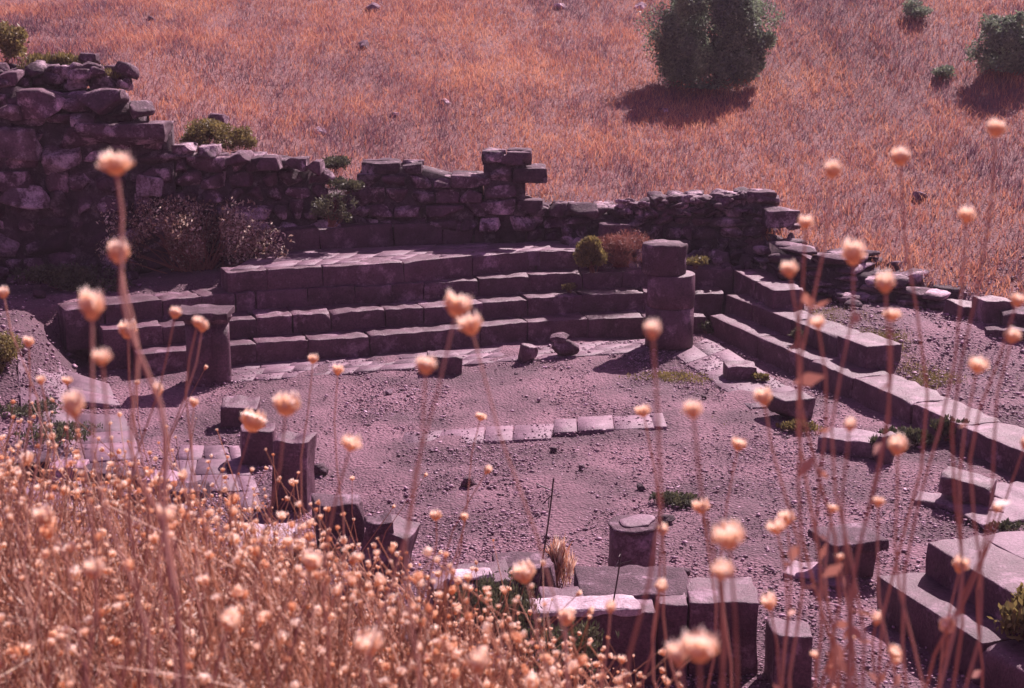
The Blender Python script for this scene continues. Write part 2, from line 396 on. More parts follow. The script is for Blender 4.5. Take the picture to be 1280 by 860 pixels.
# end block of the second side tier
d2 = dirpx(c2, P(1086, 437, ZR[2])); e2 = np.array(c2[:2]) + d2 * 3.05 + U * .22
mb = MB(); block(mb, (e2[0], e2[1], .14), (.46, .62, .36), math.atan2(-d2[0], d2[1]) + math.pi, r=.012, n=8); tag(mb.build('end_block', BAS, smooth=True), 'large squared block closing the second side tier', 'stone block')
# lower right pair of tiers
dd = dirpx(P(1100, 722, .28), P(1280, 840, .28))
side('near low bench with a lit tread at the lower right corner', P(1100, 722, .28), 4.6, -.05, .28, .5, d=dd, wmin=.8, wmax=1.3)
zD = .5; pD = P(1158, 680, zD); dD = dirpx(pD, P(1280, 754, zD))
side('near upper bench with a dark left face at the lower right corner', pD, 4.6, -.02, zD, .42, d=dD, wmin=.9, wmax=1.4)
# terrace of slabs behind the near upper bench
mb = MB()
for i in range(8):
    for j in range(5):
        if rng.uniform() < .08: continue
        c = np.array(pD[:2]) + U * (.63 + .40 * j + rng.normal(0, .015)) + dD * (.22 + .46 * i + (.2 if j % 2 else 0) + rng.normal(0, .015))
        block(mb, (c[0], c[1], zD - .10), (.38, .44, .10 + rng.normal(-.004, .008)), HALL + rng.normal(0, .03), r=.008, tilt=(rng.normal(0, .012), rng.normal(0, .012)))
tag(mb.build('stone_terrace', PALE), 'paved slab terrace behind the near upper bench at lower right', 'paving')

# kerb course under the back wall
run('stone_kerb', 'curved kerb of long dressed blocks at the foot of the back wall', P(335, 291, 1.24), P(492, 278.5, 1.24), .7, 1.24, .35, .6, 1.1)
run('stone_kerb', 'straight kerb of dressed blocks under the squared wall', P(493, 279, 1.24), P(703, 273.5, 1.24), .7, 1.24, .35, .6, .9)
run('stone_kerb', 'low reddish kerb stones behind the brown withered shrub', P(704, 273.5, 1.22), P(757, 277, 1.22), .5, 1.22, .3, .5, .8)

# ------------------------------------------------------------------ paving
def paving(name, label, quad, nu, nv, z, mat=PALE, gap=.012, jit=.03, th=.05, skip=0.0, kind='structure', zj=.004, drape=False):
    """slabs filling a quad given by four ground points (a,b along, d,c opposite)"""
    a, b, c, d = [np.array(p[:2]) for p in quad]; mb = MB()
    us = [0]; 
    while us[-1] < 1: us.append(us[-1] + rng.uniform(.7, 1.35) / nu)
    us[-1] = 1.0
    if len(us) > 2 and us[-1] - us[-2] < .3 / nu: us.pop(-2)
    for j in range(nv):
        off = 0 if j % 2 == 0 else .5 / nu
        for i in range(len(us) - 1):
            if rng.uniform() < skip: continue
            u0, u1 = us[i], us[i + 1]
            if j % 2 and i < len(us) - 2: u1 += off * .4
            if j % 2 and i > 0: u0 += off * .4
            v0, v1 = j / nv, (j + 1) / nv
            q = [(a * (1 - u_) + b * u_) * (1 - v_) + (d * (1 - u_) + c * u_) * v_ for u_, v_ in ((u0, v0), (u1, v0), (u1, v1), (u0, v1))]
            m_ = sum(q) / 4; zz = z + rng.normal(0, zj)
            ql = []
            for p in q:
                e = m_ - p; p = p + e / np.linalg.norm(e) * gap + rng.normal(0, jit * .3, 2); ql.append(p)
            gz = [g1(p[0], p[1]) if drape else 0 for p in ql]; top = [(p[0], p[1], zz + g_ + rng.normal(0, zj * .5)) for p, g_ in zip(ql, gz)]; ins = []
            for p in ql: e = m_ - p; ins.append(p - e / np.linalg.norm(e) * .008)
            low = [(p[0], p[1], zz + g_ - .008) for p, g_ in zip(ins, gz)]; bot = [(p[0], p[1], zz + g_ - th) for p, g_ in zip(ins, gz)]
            f = [[0, 1, 2, 3]]
            for k in range(4): k2 = (k + 1) % 4; f += [[4 + k, 4 + k2, k2, k], [8 + k, 8 + k2, 4 + k2, 4 + k]]
            mb.add(np.array(top + low + bot), np.array(f), rng.uniform(.72, 1.2))
    o = mb.build(name, mat, origin=(m_[0], m_[1], 0)); return tag(o, label, kind=kind)
# platform between the top tier and the kerb
paving('platform_paving', 'stone platform paving above the seats', (P(288, 338, .96), P(722, 311, .96), P(757, 299, .96), P(330, 314, .96)), 13, 3, .965, th=.2, gap=.01)
# strip along the foot of the back seats and round the corner
paving('floor_paving', 'paving strip at the foot of the back seats', (P(282, 478, .012), P(800, 440, .012), P(868, 420, .012), P(290, 456, .012)), 15, 3, .02, gap=.006)
paving('floor_paving', 'paving strip at the foot of the side seats', (P(842, 444, 0), P(886, 424, 0), P(1016, 503, 0), P(938, 512, 0)), 2, 5, .022, gap=.008)
paving('floor_paving', 'paving strip across the middle of the floor', (P(498, 560, 0), P(690, 549, 0), P(690, 530, 0), P(505, 542, 0)), 4, 1, .014, gap=.009, zj=.004)
paving('floor_paving', 'second half of the strip across the middle of the floor', (P(692, 543, 0), P(834, 535, 0), P(828, 518, 0), P(692, 526, 0)), 3.5, 1, .018, gap=.012, zj=.004)
paving('side_paving', 'paving at the left end of the seats', (P(150, 640, .10), P(262, 640, .05), P(160, 410, .32), P(84, 408, .44)), 3, 14, .05, zj=.006) if False else None
paving('side_paving', 'paving slabs leading past the left end of the seats', (ST(-8.5, -.25), ST(-8.3, -7.0), ST(-7.1, -7.0), ST(-7.55, -.25)), 14, 2, .02, drape=True, gap=.006, jit=.02, skip=.2)
# paving in front of the left column
paving('floor_paving', 'worn slabs near the left column', (P(200, 640, 0), P(330, 640, 0), P(300, 560, 0), P(225, 560, 0)), 3, 4, .03, skip=.15)

# ------------------------------------------------------------------ walls
def rubble_wall(prof, thick, base, course=(.16, .3), wid=(.2, .5), mat=WALLM, sq=False, mortar=None, lean=.0, layers=3):
    """prof: list of (x, y, ztop) along the front face; base: z of foot (list or number). Returns MB with coursed stones and core"""
    mb = MB(); core = MB()
    pr = [np.array(p, float) for p in prof]
    seg = [np.linalg.norm(pr[i + 1][:2] - pr[i][:2]) for i in range(len(pr) - 1)]; S = np.concatenate(([0], np.cumsum(seg)))
    bs = base if hasattr(base, '__len__') else [base] * len(pr)
    def at(s):
        s = min(max(s, 0), S[-1] - 1e-6); i = int(np.searchsorted(S, s, 'right') - 1); t = (s - S[i]) / seg[i]
        p = pr[i] * (1 - t) + pr[i + 1] * t; d = (pr[i + 1] - pr[i])[:2]; d = d / np.linalg.norm(d)
        return p[:2], p[2], bs[i] * (1 - t) + bs[i + 1] * t, d
    # core body
    N_ = int(S[-1] / .15) + 2; vs = []; 
    for k in range(N_):
        s = S[-1] * k / (N_ - 1); p, zt, zb, d = at(s); n = np.array((-d[1], d[0]))
        if k == 0: p = p + d * .08
        if k == N_ - 1: p = p - d * .08
        zt = zt - .10 + rng.normal(0, .02)
        for (o, z) in ((.10, zb - .3), (.10, zt), (thick - .1, zt + .02), (thick - .1, zb - .3)): q = p + n * o; vs.append((q[0], q[1], z))
    f = [[k * 4 + a, (k + 1) * 4 + a, (k + 1) * 4 + (a + 1) % 4, k * 4 + (a + 1) % 4] for k in range(N_ - 1) for a in range(4)]
    e = (N_ - 1) * 4; f += [[0, 1, 2, 3], [e + 3, e + 2, e + 1, e]]
    core.add(np.array(vs), np.array(f), .45 if mortar is None else mortar)
    z = min(bs) - .05; zmax = max(p[2] for p in pr)
    while z < zmax:
        ch = rng.uniform(*course); s = rng.uniform(-.1, .1)
        while s < S[-1]:
            wd = rng.uniform(*wid) * (1 if rng.uniform() > .12 else 1.5)
            p, zt, zb, d = at(s + wd / 2); n = np.array((-d[1], d[0])); a = math.atan2(d[1], d[0])
            hh = ch * rng.uniform(.85, 1.1)
            if z + ch * .5 < zt and z + ch > zb - .1 and s + wd < S[-1] + wd * .5:
                hh = min(hh, zt - z + .04)
                top = z + ch * 1.5 >= zt
                ls = [0, 2] + ([1] if top else [])
                for l in ls:
                    dp = thick / 3 * (1.35 if l != 1 else 1.2)
                    o = {0: dp / 2 - .01, 1: thick / 2, 2: thick - dp / 2}[l] + rng.normal(0, .025) * (0.4 if sq else 1)
                    q = p + n * o
                    if sq: rock(mb, (q[0], q[1], z + hh / 2), (wd * 1.0, dp, hh * 1.02), a + rng.normal(0, .03), n=6, cuts=5, rough=.04, box=.82)
                    else: rock(mb, (q[0], q[1], z + hh / 2), (wd * 1.06, dp * 1.1, hh * 1.12), a + rng.normal(0, .10), n=5, cuts=8, rough=.09, box=.62, tilt=.06)
            s += wd
        z += ch
    return mb, core
def wall(name, label, prof, thick, base, mortarmat=WALLM, mat=WALLM, **kw):
    mb, core = rubble_wall(prof, thick, base, mat=mat, **kw)
    x0 = np.mean([p[0] for p in prof]); y0 = np.mean([p[1] for p in prof]); zb = min(base) if hasattr(base, '__len__') else base
    e = empty(name, (x0, y0, zb), label, 'stone wall')
    mb.build('stonework', mat, e); core.build('mortar_core', mortarmat, e)
    return e
MORT = stone_mat('lime_mortar', (.10, .055, .075), (.28, .18, .22), (.6, .45, .5), .46, .85, .9, 7)
Yw = 19.1
def tops(l, Y):  # list of (px, py of top) at depth(s) Y
    return [PY(a, b, Y if not hasattr(Y, '__len__') else Y[i]) for i, (a, b) in enumerate(l)]
wall('rubble_wall', 'tall rough rubble wall with pale mortar patches at upper left',
     tops([(-120, 98), (0, 100), (120, 112), (158, 118), (172, 152), (222, 158)], [18.3, 18.5, 18.7, 18.8, 18.8, 18.9]), 1.0, .45, MORT, course=(.16, .36), wid=(.2, .7))
wall('rubble_wall', 'lower rubble wall stretch with a course of small capping stones behind the pale bush',
     tops([(218, 192), (300, 195), (350, 203), (402, 208)], [18.95, 19.1, 19.2, 19.3]), .8, [.55, .8, .9, .9], MORT, course=(.16, .28), wid=(.18, .42))
wall('broken_wall', 'collapsed gap in the back wall overgrown with green plants',
     tops([(400, 238), (462, 236)], [19.6, 19.7]), .5, .95, MORT, course=(.14, .24), wid=(.2, .4))
wall('squared_wall', 'coursed wall of squared dark stones above the kerb',
     tops([(450, 207), (480, 206), (530, 208), (572, 214), (600, 217)], 19.75), .7, 1.15, MORT, course=(.17, .22), wid=(.22, .46), sq=True)
wall('wall_pier', 'square pier of stacked blocks standing highest at the end of the coursed wall',
     tops([(597, 193), (664, 194)], 19.72), .75, 1.15, MORT, course=(.2, .24), wid=(.34, .5), sq=True)
wall('low_wall', 'low remnant of stones to the right of the pier',
     tops([(660, 256), (712, 256)], 19.85), .45, 1.0, MORT, course=(.15, .2), wid=(.2, .35), sq=True)
wall('tumbled_wall', 'tumbled wall of grey rubble behind the round column',
     tops([(706, 258), (760, 258), (830, 250), (900, 243), (975, 240)], [19.75, 19.7, 19.75, 19.8, 19.75]), .8, [.95, .8, .75, .72, .7], MORT, course=(.10, .2), wid=(.16, .42))
wall('low_boundary_wall', 'low flat topped wall running along the foot of the hill at right',
     [P(975, 306, 1.16), P(1030, 322, .98), P(1090, 344, .82), P(1145, 362, .70), P(1198, 379, .58)], 1.05, [.6, .55, .5, .4, .3], MORT, course=(.07, .13), wid=(.2, .5))

# big individual stones on the walls
gW = 'loose stones lying on the wall tops'
def lone(name, label, px, py, Y, size, rz=0, mat=WALLM, box=.7, cuts=7, group=None, z=None, c_=1.0, cat='stone', n=8, rough=.08, tilt=.0, smooth=False):
    c = PY(px, py, Y) if z is None else P(px, py, z)
    mb = MB(); rock(mb, c, size, rz, n=n, cuts=cuts, rough=rough, box=box, c_=c_, tilt=tilt)
    return tag(mb.build(name, mat, smooth=False), label, cat, group)
lone('boulder', 'rounded boulder perched on the top left of the tall wall', 110, 75, 19.5, (.28, .28, .20), cat='boulder', group=gW)
lone('wall_stone', 'pale topped slab just below the perched boulder', 138, 89, 19.4, (.42, .4, .16), .2, group=gW, c_=1.5)
lone('wall_stone', 'broad dark capstone at the top of the tall wall below the slab', 126, 126, 18.75, (.72, .7, .36), .05, group=gW, box=.8)
lone('wall_stone', 'pale lichened capstone at the far left of the tall wall', 52, 130, 18.65, (.62, .7, .42), .0, group=gW, box=.7, c_=1.4)
lone('wall_stone', 'long dark lintel like stone stepping down from the tall wall', 160, 165, 18.85, (1.2, .8, .32), .03, group=gW, box=.88, cuts=3)
lone('wall_stone', 'wedge stone sloping down beside the broad capstone', 178, 138, 18.9, (.34, .6, .26), .3, group=gW)
lone('wall_stone', 'flat stone at the left edge of the tall wall top', 12, 98, 18.8, (.34, .5, .2), .1, group=gW, c_=1.2)
lone('wall_stone', 'small dark stone in the earth above the tall wall', 56, 100, 19.2, (.3, .3, .22), .3, group=gW)
lone('wall_stone', 'grey stone behind the shrub on the wall', 272, 150, 20.1, (.34, .3, .2), .3, group=gW, c_=1.5)
lone('wall_stone', 'thin tilted slab among grass left of the perched boulder', 80, 72, 19.7, (.36, .3, .10), .3, group=gW)
for (px, py, w_, lab) in ((232, 188, .30, 'first small capstone from the tall wall on the lower stretch'), (262, 190, .26, 'square capstone with a white top edge on the lower stretch'),
                          (299, 198, .34, 'wide flat capstone in the middle of the lower stretch'), (338, 203, .36, 'wide capstone near the right end of the lower stretch'),
                          (373, 204, .30, 'rounded capstone next to the last of the lower stretch'), (394, 208, .20, 'last upright capstone at the gap in the wall')):
    lone('capstone', lab, px, py, 19.15, (w_, .5, .2), 0, group='capstones of the lower rubble wall', box=.85, cuts=4, c_=rng.uniform(.8, 1.3), cat='capstone')
lone('capstone', 'pitted flat top stone of the square pier', 627, 198, 19.98, (.60, .6, .14), .02, box=.92, cuts=4, c_=1.25, cat='capstone', group=gW)
lone('wall_stone', 'long half round stone lying at the top of the tumbled wall', 951, 246, 20.0, (.46, .5, .21), .0, box=.75, cuts=3, cat='wall stone')
lone('wall_stone', 'squared block at the right end of the tumbled wall', 975, 272, 19.5, (.46, .5, .27), .02, box=.9, cuts=2, cat='wall stone')
lone('wall_stone', 'broken slab beside the half round stone', 925, 247, 20.0, (.34, .45, .18), .1, box=.8, cat='wall stone')
lone('wall_stone', 'grey boulder at the left start of the tumbled wall', 728, 262, 19.8, (.42, .45, .22), .1, box=.6, cat='wall stone')
lone('wall_stone', 'lone upright stone between the pier and the tumbled wall', 694, 262, 19.9, (.2, .3, .22), .1, box=.7, cat='wall stone')
lone('wall_stone', 'pale tilted block low in the tumbled wall', 770, 290, 19.55, (.55, .4, .3), .2, box=.75, cat='wall stone', c_=1.3)

WHITE = stone_mat('whitened_stone', (.08, .04, .055), (.24, .15, .18), (.58, .45, .50), .52, .8, .8, 4.5)
gP = 'pale whitened stones set in the tall wall'
for (px, py, w_, h_, lab) in ((22, 182, .62, .50, 'large whitened stone at the left edge under the capstones'), (78, 200, .50, .40, 'whitened squarish stone in the middle of the tall wall'), (188, 230, .36, .32, 'whitened round stone near the right end of the tall wall'),
                              (30, 246, .66, .34, 'broad whitened stone low at the left edge of the tall wall'), (105, 150, .3, .2, 'small pale stone right under the broad capstone'), (210, 285, .5, .3, 'faint pale stone behind the dry bush'), (12, 140, .34, .22, 'pale stone near the top at the left edge')):
    lone('whitened_stone', lab, px, py, 18.50 + max(0, px) * .0019, (w_, .4, h_), 0, mat=WHITE, box=.75, cuts=5, group=gP, n=9, rough=.06)
# rubble spilled at the end of the tumbled wall and along its top
mb = MB()
for i in range(260):
    px = rng.uniform(960, 1075); f_ = (px - 960) / 115; py = 262 + f_ * 50 + rng.uniform(0, 70)
    z = max(.55, 1.25 - (py - 262 - f_ * 50) * .009 - f_ * .35); c = P(px, py, z)
    rock(mb, (c[0], c[1], z - .02), (rng.uniform(.08, .32), rng.uniform(.08, .3), rng.uniform(.05, .13)), rng.uniform(0, 3), n=4, cuts=6, c_=rng.uniform(.7, 1.5), tilt=.3)
tag(mb.build('rubble_spill', WALLM), 'spilled rubble sloping down from the end of the tumbled wall', 'rubble', kind='stuff')
mb = MB()
for i in range(150):
    px = rng.uniform(770, 930); c = PY(px, 262 + rng.uniform(-10, 12) - (px - 770) * .06, rng.uniform(19.7, 20.2))
    rock(mb, c, (rng.uniform(.08, .24), rng.uniform(.1, .24), rng.uniform(.05, .11)), rng.uniform(0, 3), n=4, cuts=6, c_=rng.uniform(.8, 1.6), tilt=.4)
for i in range(120):
    px = rng.uniform(706, 990); c = PY(px, 312 + rng.uniform(-12, 16), rng.uniform(19.2, 19.55))
    zz = g1(c[0], c[1]); rock(mb, (c[0], c[1], zz + rng.uniform(.02, .3)), (rng.uniform(.1, .34), rng.uniform(.1, .3), rng.uniform(.08, .24)), rng.uniform(0, 3), n=4, cuts=6, c_=rng.uniform(.6, 1.1), tilt=.4)
tag(mb.build('wall_rubble', WALLM), 'small rubble packed over the tumbled wall', 'rubble', kind='stuff')
# earth fill on the tall wall
mb = MB()
for i in range(90):
    px = rng.uniform(-30, 160); c = PY(px, 108 - rng.uniform(0, 22), rng.uniform(19.0, 19.9))
    rock(mb, c, (rng.uniform(.1, .4), rng.uniform(.2, .4), rng.uniform(.1, .24)), rng.uniform(0, 3), n=4, cuts=6, c_=rng.uniform(.6, 1.3), tilt=.3)
tag(mb.build('wall_fill', WALLM), 'stones and earth filling the top of the tall wall', 'rubble', kind='stuff')
# fallen rubble at the foot of the tall wall
mb = MB()
for i in range(170):
    px = rng.uniform(-60, 175); c = P(px, rng.uniform(318, 358), .6)
    zz = g1(c[0], c[1]); rock(mb, (c[0], c[1], zz + rng.uniform(.0, .16)), (rng.uniform(.08, .34), rng.uniform(.1, .3), rng.uniform(.07, .2)), rng.uniform(0, 3), n=4, cuts=6, c_=rng.uniform(.6, 1.3), tilt=.3)
tag(mb.build('wall_foot_rubble', WALLM), 'fallen rubble heaped along the foot of the tall wall', 'rubble', kind='stuff')

# ------------------------------------------------------------------ columns and fallen architecture
def wpx(px, d): return px * d / F
b = P(836, 431, .03); e = empty('round_column', (b[0], b[1], .03), 'round basalt column of stacked drums before the back corner', 'column')
R = wpx(30.5, 17.5)
def drum(r, h, bev=.006, r2=None):
    r2 = r2 or r; return [(r * .96, 0), (r, bev), (r * .6 + r2 * .4, h * .4), (r2, h - bev), (r2 - bev, h)]
mb = MB(); lathe(mb, (b[0], b[1], .03), drum(R, .50), rough=.004); mb.build('lower_drum', BAS, e, smooth=True)
mb = MB(); lathe(mb, (b[0] + .004, b[1], .532), drum(R * .988, .41), rough=.004); mb.build('middle_drum', BAS, e, smooth=True)
mb = MB(); lathe(mb, (b[0] - .075, b[1], .944), [(R * .86, 0), (R * .9, .015), (R * .9, .2), (R * .93, .28), (R * .95, .36), (R * .93, .38)], shape=lambda a: 1 - .03 * abs(math.sin(3 * a)), rough=.014)
mb.build('upper_drum', BAS2, e, smooth=True)
# heart shaped corner column at left
b = P(263, 478, 0); e = empty('corner_column', (b[0], b[1], .0), 'double lobed corner column with a square capital at the left of the seats', 'column')
def heart(a):
    # two merged half columns
    c_, s_ = math.cos(a), math.sin(a); best = 0
    for (ox, oy, r) in ((-.085, 0, .17), (.135, -.01, .108)):
        bq = ox * c_ + oy * s_; dsc = bq * bq - (ox * ox + oy * oy - r * r)
        if dsc > 0: best = max(best, bq + math.sqrt(dsc))
    return best
hh = .70
mb = MB(); lathe(mb, (b[0], b[1], 0), [(1, -.03), (1, 0), (1, .25), (.99, .45), (.985, hh)], sides=72, shape=heart, rough=.006); mb.build('shaft', BAS, e, smooth=False)
mb = MB(); lathe(mb, (b[0], b[1], hh), [(1.0, 0), (1.04, .02), (1.14, .06), (1.16, .08)], sides=72, shape=heart, rough=.006); mb.build('capital_neck', BAS, e)
mb = MB(); block(mb, (b[0] - .03, b[1] - .02, hh + .075), (.60, .5, .08), .03, r=.012, n=9, rough=.012, chip=3); mb.build('abacus', BAS2, e, smooth=True)

def stump(name, label, px, py, z, wp, hp, cat='column stump', taper=.0, shape=None, rough=.014, mat=BAS, tt=0.0, group=None, tilt=0):
    b = P(px, py, z); d = b[1] / math.cos(math.radians(18)); r = wpx(wp / 2, d); h = hp * d / F / .95
    mb = MB(); lathe(mb, b, [(r * .97, -.04), (r, .02), (r * (1 - taper * .5), h * .5), (r * (1 - taper), h - .012), (r * (1 - taper) - .012, h)], shape=shape, rough=rough, top_tilt=tt, tilt=tilt)
    return tag(mb.build(name, mat, smooth=True), label, cat, group)
b = P(790, 712, .02); e = empty('column_drum', b, 'short round drum with a flaking pale rim near the front wall', 'column drum')
mb = MB(); lathe(mb, b, [(.178, -.04), (.180, .03), (.176, .18), (.178, .34), (.172, .345)], rough=.004); mb.build('shaft', BAS, e, smooth=True)
mb = MB(); lathe(mb, (b[0] + .004, b[1], b[2] + .345), [(.182, 0), (.19, .004), (.187, .022), (.17, .026)], shape=lambda a: 1 + .03 * math.sin(3 * a + 1) + .02 * math.sin(7 * a), rough=.006, top_tilt=.04); mb.build('flaking_rim', BAS2, e)
mb = MB(); lathe(mb, (b[0] + .03, b[1] + .02, b[2] + .37), [(.13, 0), (.125, .014), (.10, .016)], shape=lambda a: 1 + .12 * math.sin(2 * a) + .07 * math.sin(5 * a), rough=.006, top_tilt=.05); mb.build('broken_flake', PALE, e)
def pblock(name, label, px, py, z, size, rz=0.0, mat=BAS, cat='stone block', chip=3, tilt=(0, 0), group=None, r=.009, c_=1.0, n=12, rough=.011, smooth=True):
    """px,py: centre of the bottom face on height z"""
    b = P(px, py, z); mb = MB(); block(mb, b, size, rz, r=r, n=n, rough=rough, chip=chip, tilt=tilt, c_=c_)
    return tag(mb.build(name, mat, smooth=smooth and chip < 3), label, cat, group)
pblock('pillar_stump', 'tall dark pillar stump with straight sides among the dry flowers', 369, 634, 0, (.31, .28, .62), -.12, cat='pillar', chip=2, tilt=(0, .03))
pblock('pillar_stump', 'short stump with a sloping top just behind the tall dark pillar stump', 322, 578, 0, (.30, .28, .34), .15, cat='pillar', chip=4, tilt=(0, .08))
pblock('stone_block', 'dark block behind the tall pillar stump beneath the pale seed heads', 300, 530, 0, (.36, .34, .24), .1, tilt=(.1, .1))
pblock('stone_block', 'broken block with a split top left of the leaning front block', 424, 676, .05, (.36, .3, .34), .2, chip=5, mat=BAS2)
pblock('stone_block', 'leaning wedge shaped block at the left end of the front wall', 486, 718, .0, (.34, .34, .40), -.2, chip=5, tilt=(.0, .22), mat=BAS)
pblock('loose_stone', 'broken lump resting on the leaning wedge block', 474, 664, .38, (.2, .2, .1), .3, chip=5, mat=BAS2)
# fallen pieces on the floor
pblock('column_fragment', 'half sunken drum fragment lying by the back paving strip', 555, 463, 0, (.40, .36, .2), .1, tilt=(.0, .08), chip=4)
lone('fallen_stone', 'smooth hunched stone in front of the back seats', 660, 440, 0, (.27, .24, .24), .3, z=.12, mat=BAS, cat='rock', box=.4)
mb = MB(); c = P(707, 434, .12); rock(mb, c, (.34, .24, .22), .3, n=8, c_=1.2); rock(mb, (c[0] - .08, c[1], c[2] + .1), (.26, .24, .13), .9, n=8, c_=1.4, tilt=.5)
tag(mb.build('fallen_stone', BAS2), 'broken double lobed stone next to the hunched stone', 'rock')
pblock('stone_block', 'square block on the side paving near the round column', 925, 471, .02, (.37, .30, .16), .05, chip=3)
lone('stone_block', 'rounded dark block on the side paving in grass', 987, 510, 0, (.44, .40, .30), .4, z=.12, mat=BAS, cat='stone block', box=.96, cuts=3, c_=.8)
pblock('stone_slab', 'slab by the side seats with a dark rough front', 1072, 562, 0, (.68, .40, .14), -.5, mat=PALE, chip=4, cat='stone slab')
lone('stone_block', 'upright rough stone beside the slab in the green weeds', 1108, 560, 0, (.24, .22, .30), .4, z=.13, mat=BAS, cat='stone block')
pblock('stone_block', 'tilted flat topped block on the slabs at the right', 1208, 618, .1, (.42, .26, .16), -.5, chip=4, tilt=(.08, .12), cat='stone block')
pblock('stone_slab', 'long thin dark edged slab under the tilted block', 1200, 634, 0, (.74, .26, .06), -.45, chip=3, mat=PALE, cat='stone slab')
for i, (px, py, sx, sy, rz, lab) in enumerate(((1245, 645, .62, .5, .0, 'broad pale slab below the tilted block'), (1275, 622, .5, .5, .1, 'pale slab touching the right edge above the broad slab'))):
    pblock('stone_slab', lab, px, py, 0, (sx, sy, .05), HALL + rz, mat=PALE, chip=2, cat='stone slab')
# pedestal with flat cap
b = P(1057, 716, 0); e = empty('pedestal', b, 'dark pedestal with a flat square cap at lower right', 'pedestal')
mb = MB(); block(mb, b, (.32, .3, .24), HALL, r=.012, n=8, taper=-.05); mb.build('base', BAS, e, smooth=True)
mb = MB(); block(mb, (b[0], b[1], b[2] + .24), (.46, .40, .07), HALL, r=.012, n=8, chip=3); mb.build('cap', BAS2, e, smooth=True)
pblock('stone_slab', 'pale cracked slab at the left foot of the pedestal', 1006, 718, 0, (.27, .30, .045), -.4, mat=PALE, chip=2, c_=1.35, cat='stone slab')
pblock('stone_slab', 'shaded slab touching the front foot of the pedestal', 1040, 728, 0, (.24, .30, .05), -.4, mat=PALE, chip=2, cat='stone slab')
# blocks at far right against the hill foot
pblock('stone_block', 'squared stump among the blocks at the far right', 1240, 404, .45, (.36, .36, .30), .1, mat=BAS, chip=2)
pblock('stone_block', 'low dark block leaning left of the squared stump', 1203, 399, .42, (.30, .34, .20), .4, mat=BAS, chip=4, tilt=(.1, .1))
pblock('stone_block', 'long dark block right of the squared stump', 1272, 408, .45, (.45, .4, .2), -.1, mat=BAS2, chip=4)
pblock('stone_block', 'broken slab in front of the squared stump', 1258, 420, .40, (.5, .3, .1), -.2, mat=BAS2, chip=4)

# near wall
gN = 'great blocks of the front wall'
def facing(name, label, px0, px1, pyt, zt, depth, h, rz=0, mat=BAS, chip=2, z0=None, cat='wall block', c_=1.0, tilt=(0, 0)):
    """block whose top front edge spans px0..px1 at row pyt"""
    a = P(px0, pyt, zt); c = P(px1, pyt, zt); wd = c[0] - a[0]
    mb = MB(); cx = (a[0] + c[0]) / 2; cy = a[1] + depth / 2
    block(mb, (cx, cy, zt - h), (wd, depth, h), rz, r=.012, n=14, rough=.008, chip=chip, c_=c_, tilt=tilt)
    return tag(mb.build(name, mat, smooth=False), label, cat, gN)
facing('wall_block', 'right great block of the front wall with a tall smooth dark face', 862, 951, 753, .50, .40, .8, .0, chip=0)
facing('wall_block', 'left great block of the front wall under the white lit slab', 676, 822, 766, .490, .42, .8, .02, chip=0)
facing('wall_block', 'narrow upright block between the two great front wall blocks', 823, 861, 756, .494, .42, .8, .0, chip=0)
facing('wall_block', 'lower block at the right end of the front wall', 968, 1017, 796, .36, .26, .6, .02)
facing('wall_block', 'dark block overhung by dry flowers left in the front wall', 538, 640, 728, .42, .34, .6, .18, tilt=(.05, -.06))
facing('wall_block', 'smaller block with broken edge behind the left front wall block', 618, 692, 712, .42, .34, .5, .15, mat=BAS2, chip=4)
facing('lime_slab', 'bright white lime slab on top of the front wall', 664, 800, 762, .535, .22, .05, .1, mat=LIME, chip=4, cat='slab')
facing('lime_slab', 'bright white patch of stone on the left front wall block', 560, 614, 721, .455, .14, .04, .15, mat=LIME, chip=4, cat='slab')
facing('lime_slab', 'pale slab among the dry flowers behind the thicket at left', 292, 362, 682, .16, .5, .10, .1, mat=LIME, chip=4, cat='slab')
facing('wall_slab', 'flat rear slab of the front wall behind the white slab', 724, 868, 744, .50, .5, .5, .05, mat=BAS2, chip=4, cat='slab')
# left run of lit stones under the flowers
for i, (px, py, sx, lab, mt) in enumerate(((40, 590, .4, 'leftmost stone of the buried row under the thicket edge', BAS2), (88, 596, .34, 'pale stone second from the left in the buried row', LIME), (128, 602, .34, 'dark stone in the middle of the buried row', BAS2),
                                     (168, 606, .3, 'dark narrow stone fourth in the buried row', BAS2), (205, 612, .36, 'pale broken stone at the right of the buried row', LIME), (238, 626, .3, 'dark stone ending the buried row at right', BAS2))):
    pblock('buried_stone', lab, px, py, .12, (sx * .9, .26, .13), rng.uniform(-.2, .2), mat=PALE if mt is LIME else mt, c_=1.7 if mt is LIME else 1.0, chip=5, group='buried row of stones at the left', cat='stone')

# floor stones
gF = 'loose stones on the gravel floor'
for (px, py, s_, lab) in ((585, 609, .15, 'round dark stone alone in the middle of the gravel'), (486, 495, .10, 'small dark stone near the back paving strip'), (692, 566, .08, 'small dark stone below the middle paving strip'),
                          (728, 587, .07, 'small reddish stone right of the middle of the floor'), (801, 613, .09, 'angular grey stone left of the green weeds'), (50, 373, .18, 'dark stone on the bank at the foot of the tall wall'),
                          (402, 592, .15, 'dark stone leaning against the tall pillar stump'), (832, 657, .13, 'round stone beside the pale rimmed drum'), (855, 722, .11, 'stone beyond the front wall near the drum'),
                          (880, 498, .07, 'small stone below the square block on the side paving'), (645, 470, .06, 'pebble in front of the hunched stone')):
    z = g1(*P(px, py, .3 if px < 60 else 0)[:2]); p = P(px, py, z)
    mb = MB(); rock(mb, (p[0], p[1], z + s_ * .32), (s_, s_ * .9, s_ * .8), rng.uniform(0, 3), n=7, c_=.9); tag(mb.build('loose_stone', BAS2), lab, 'stone', gF)
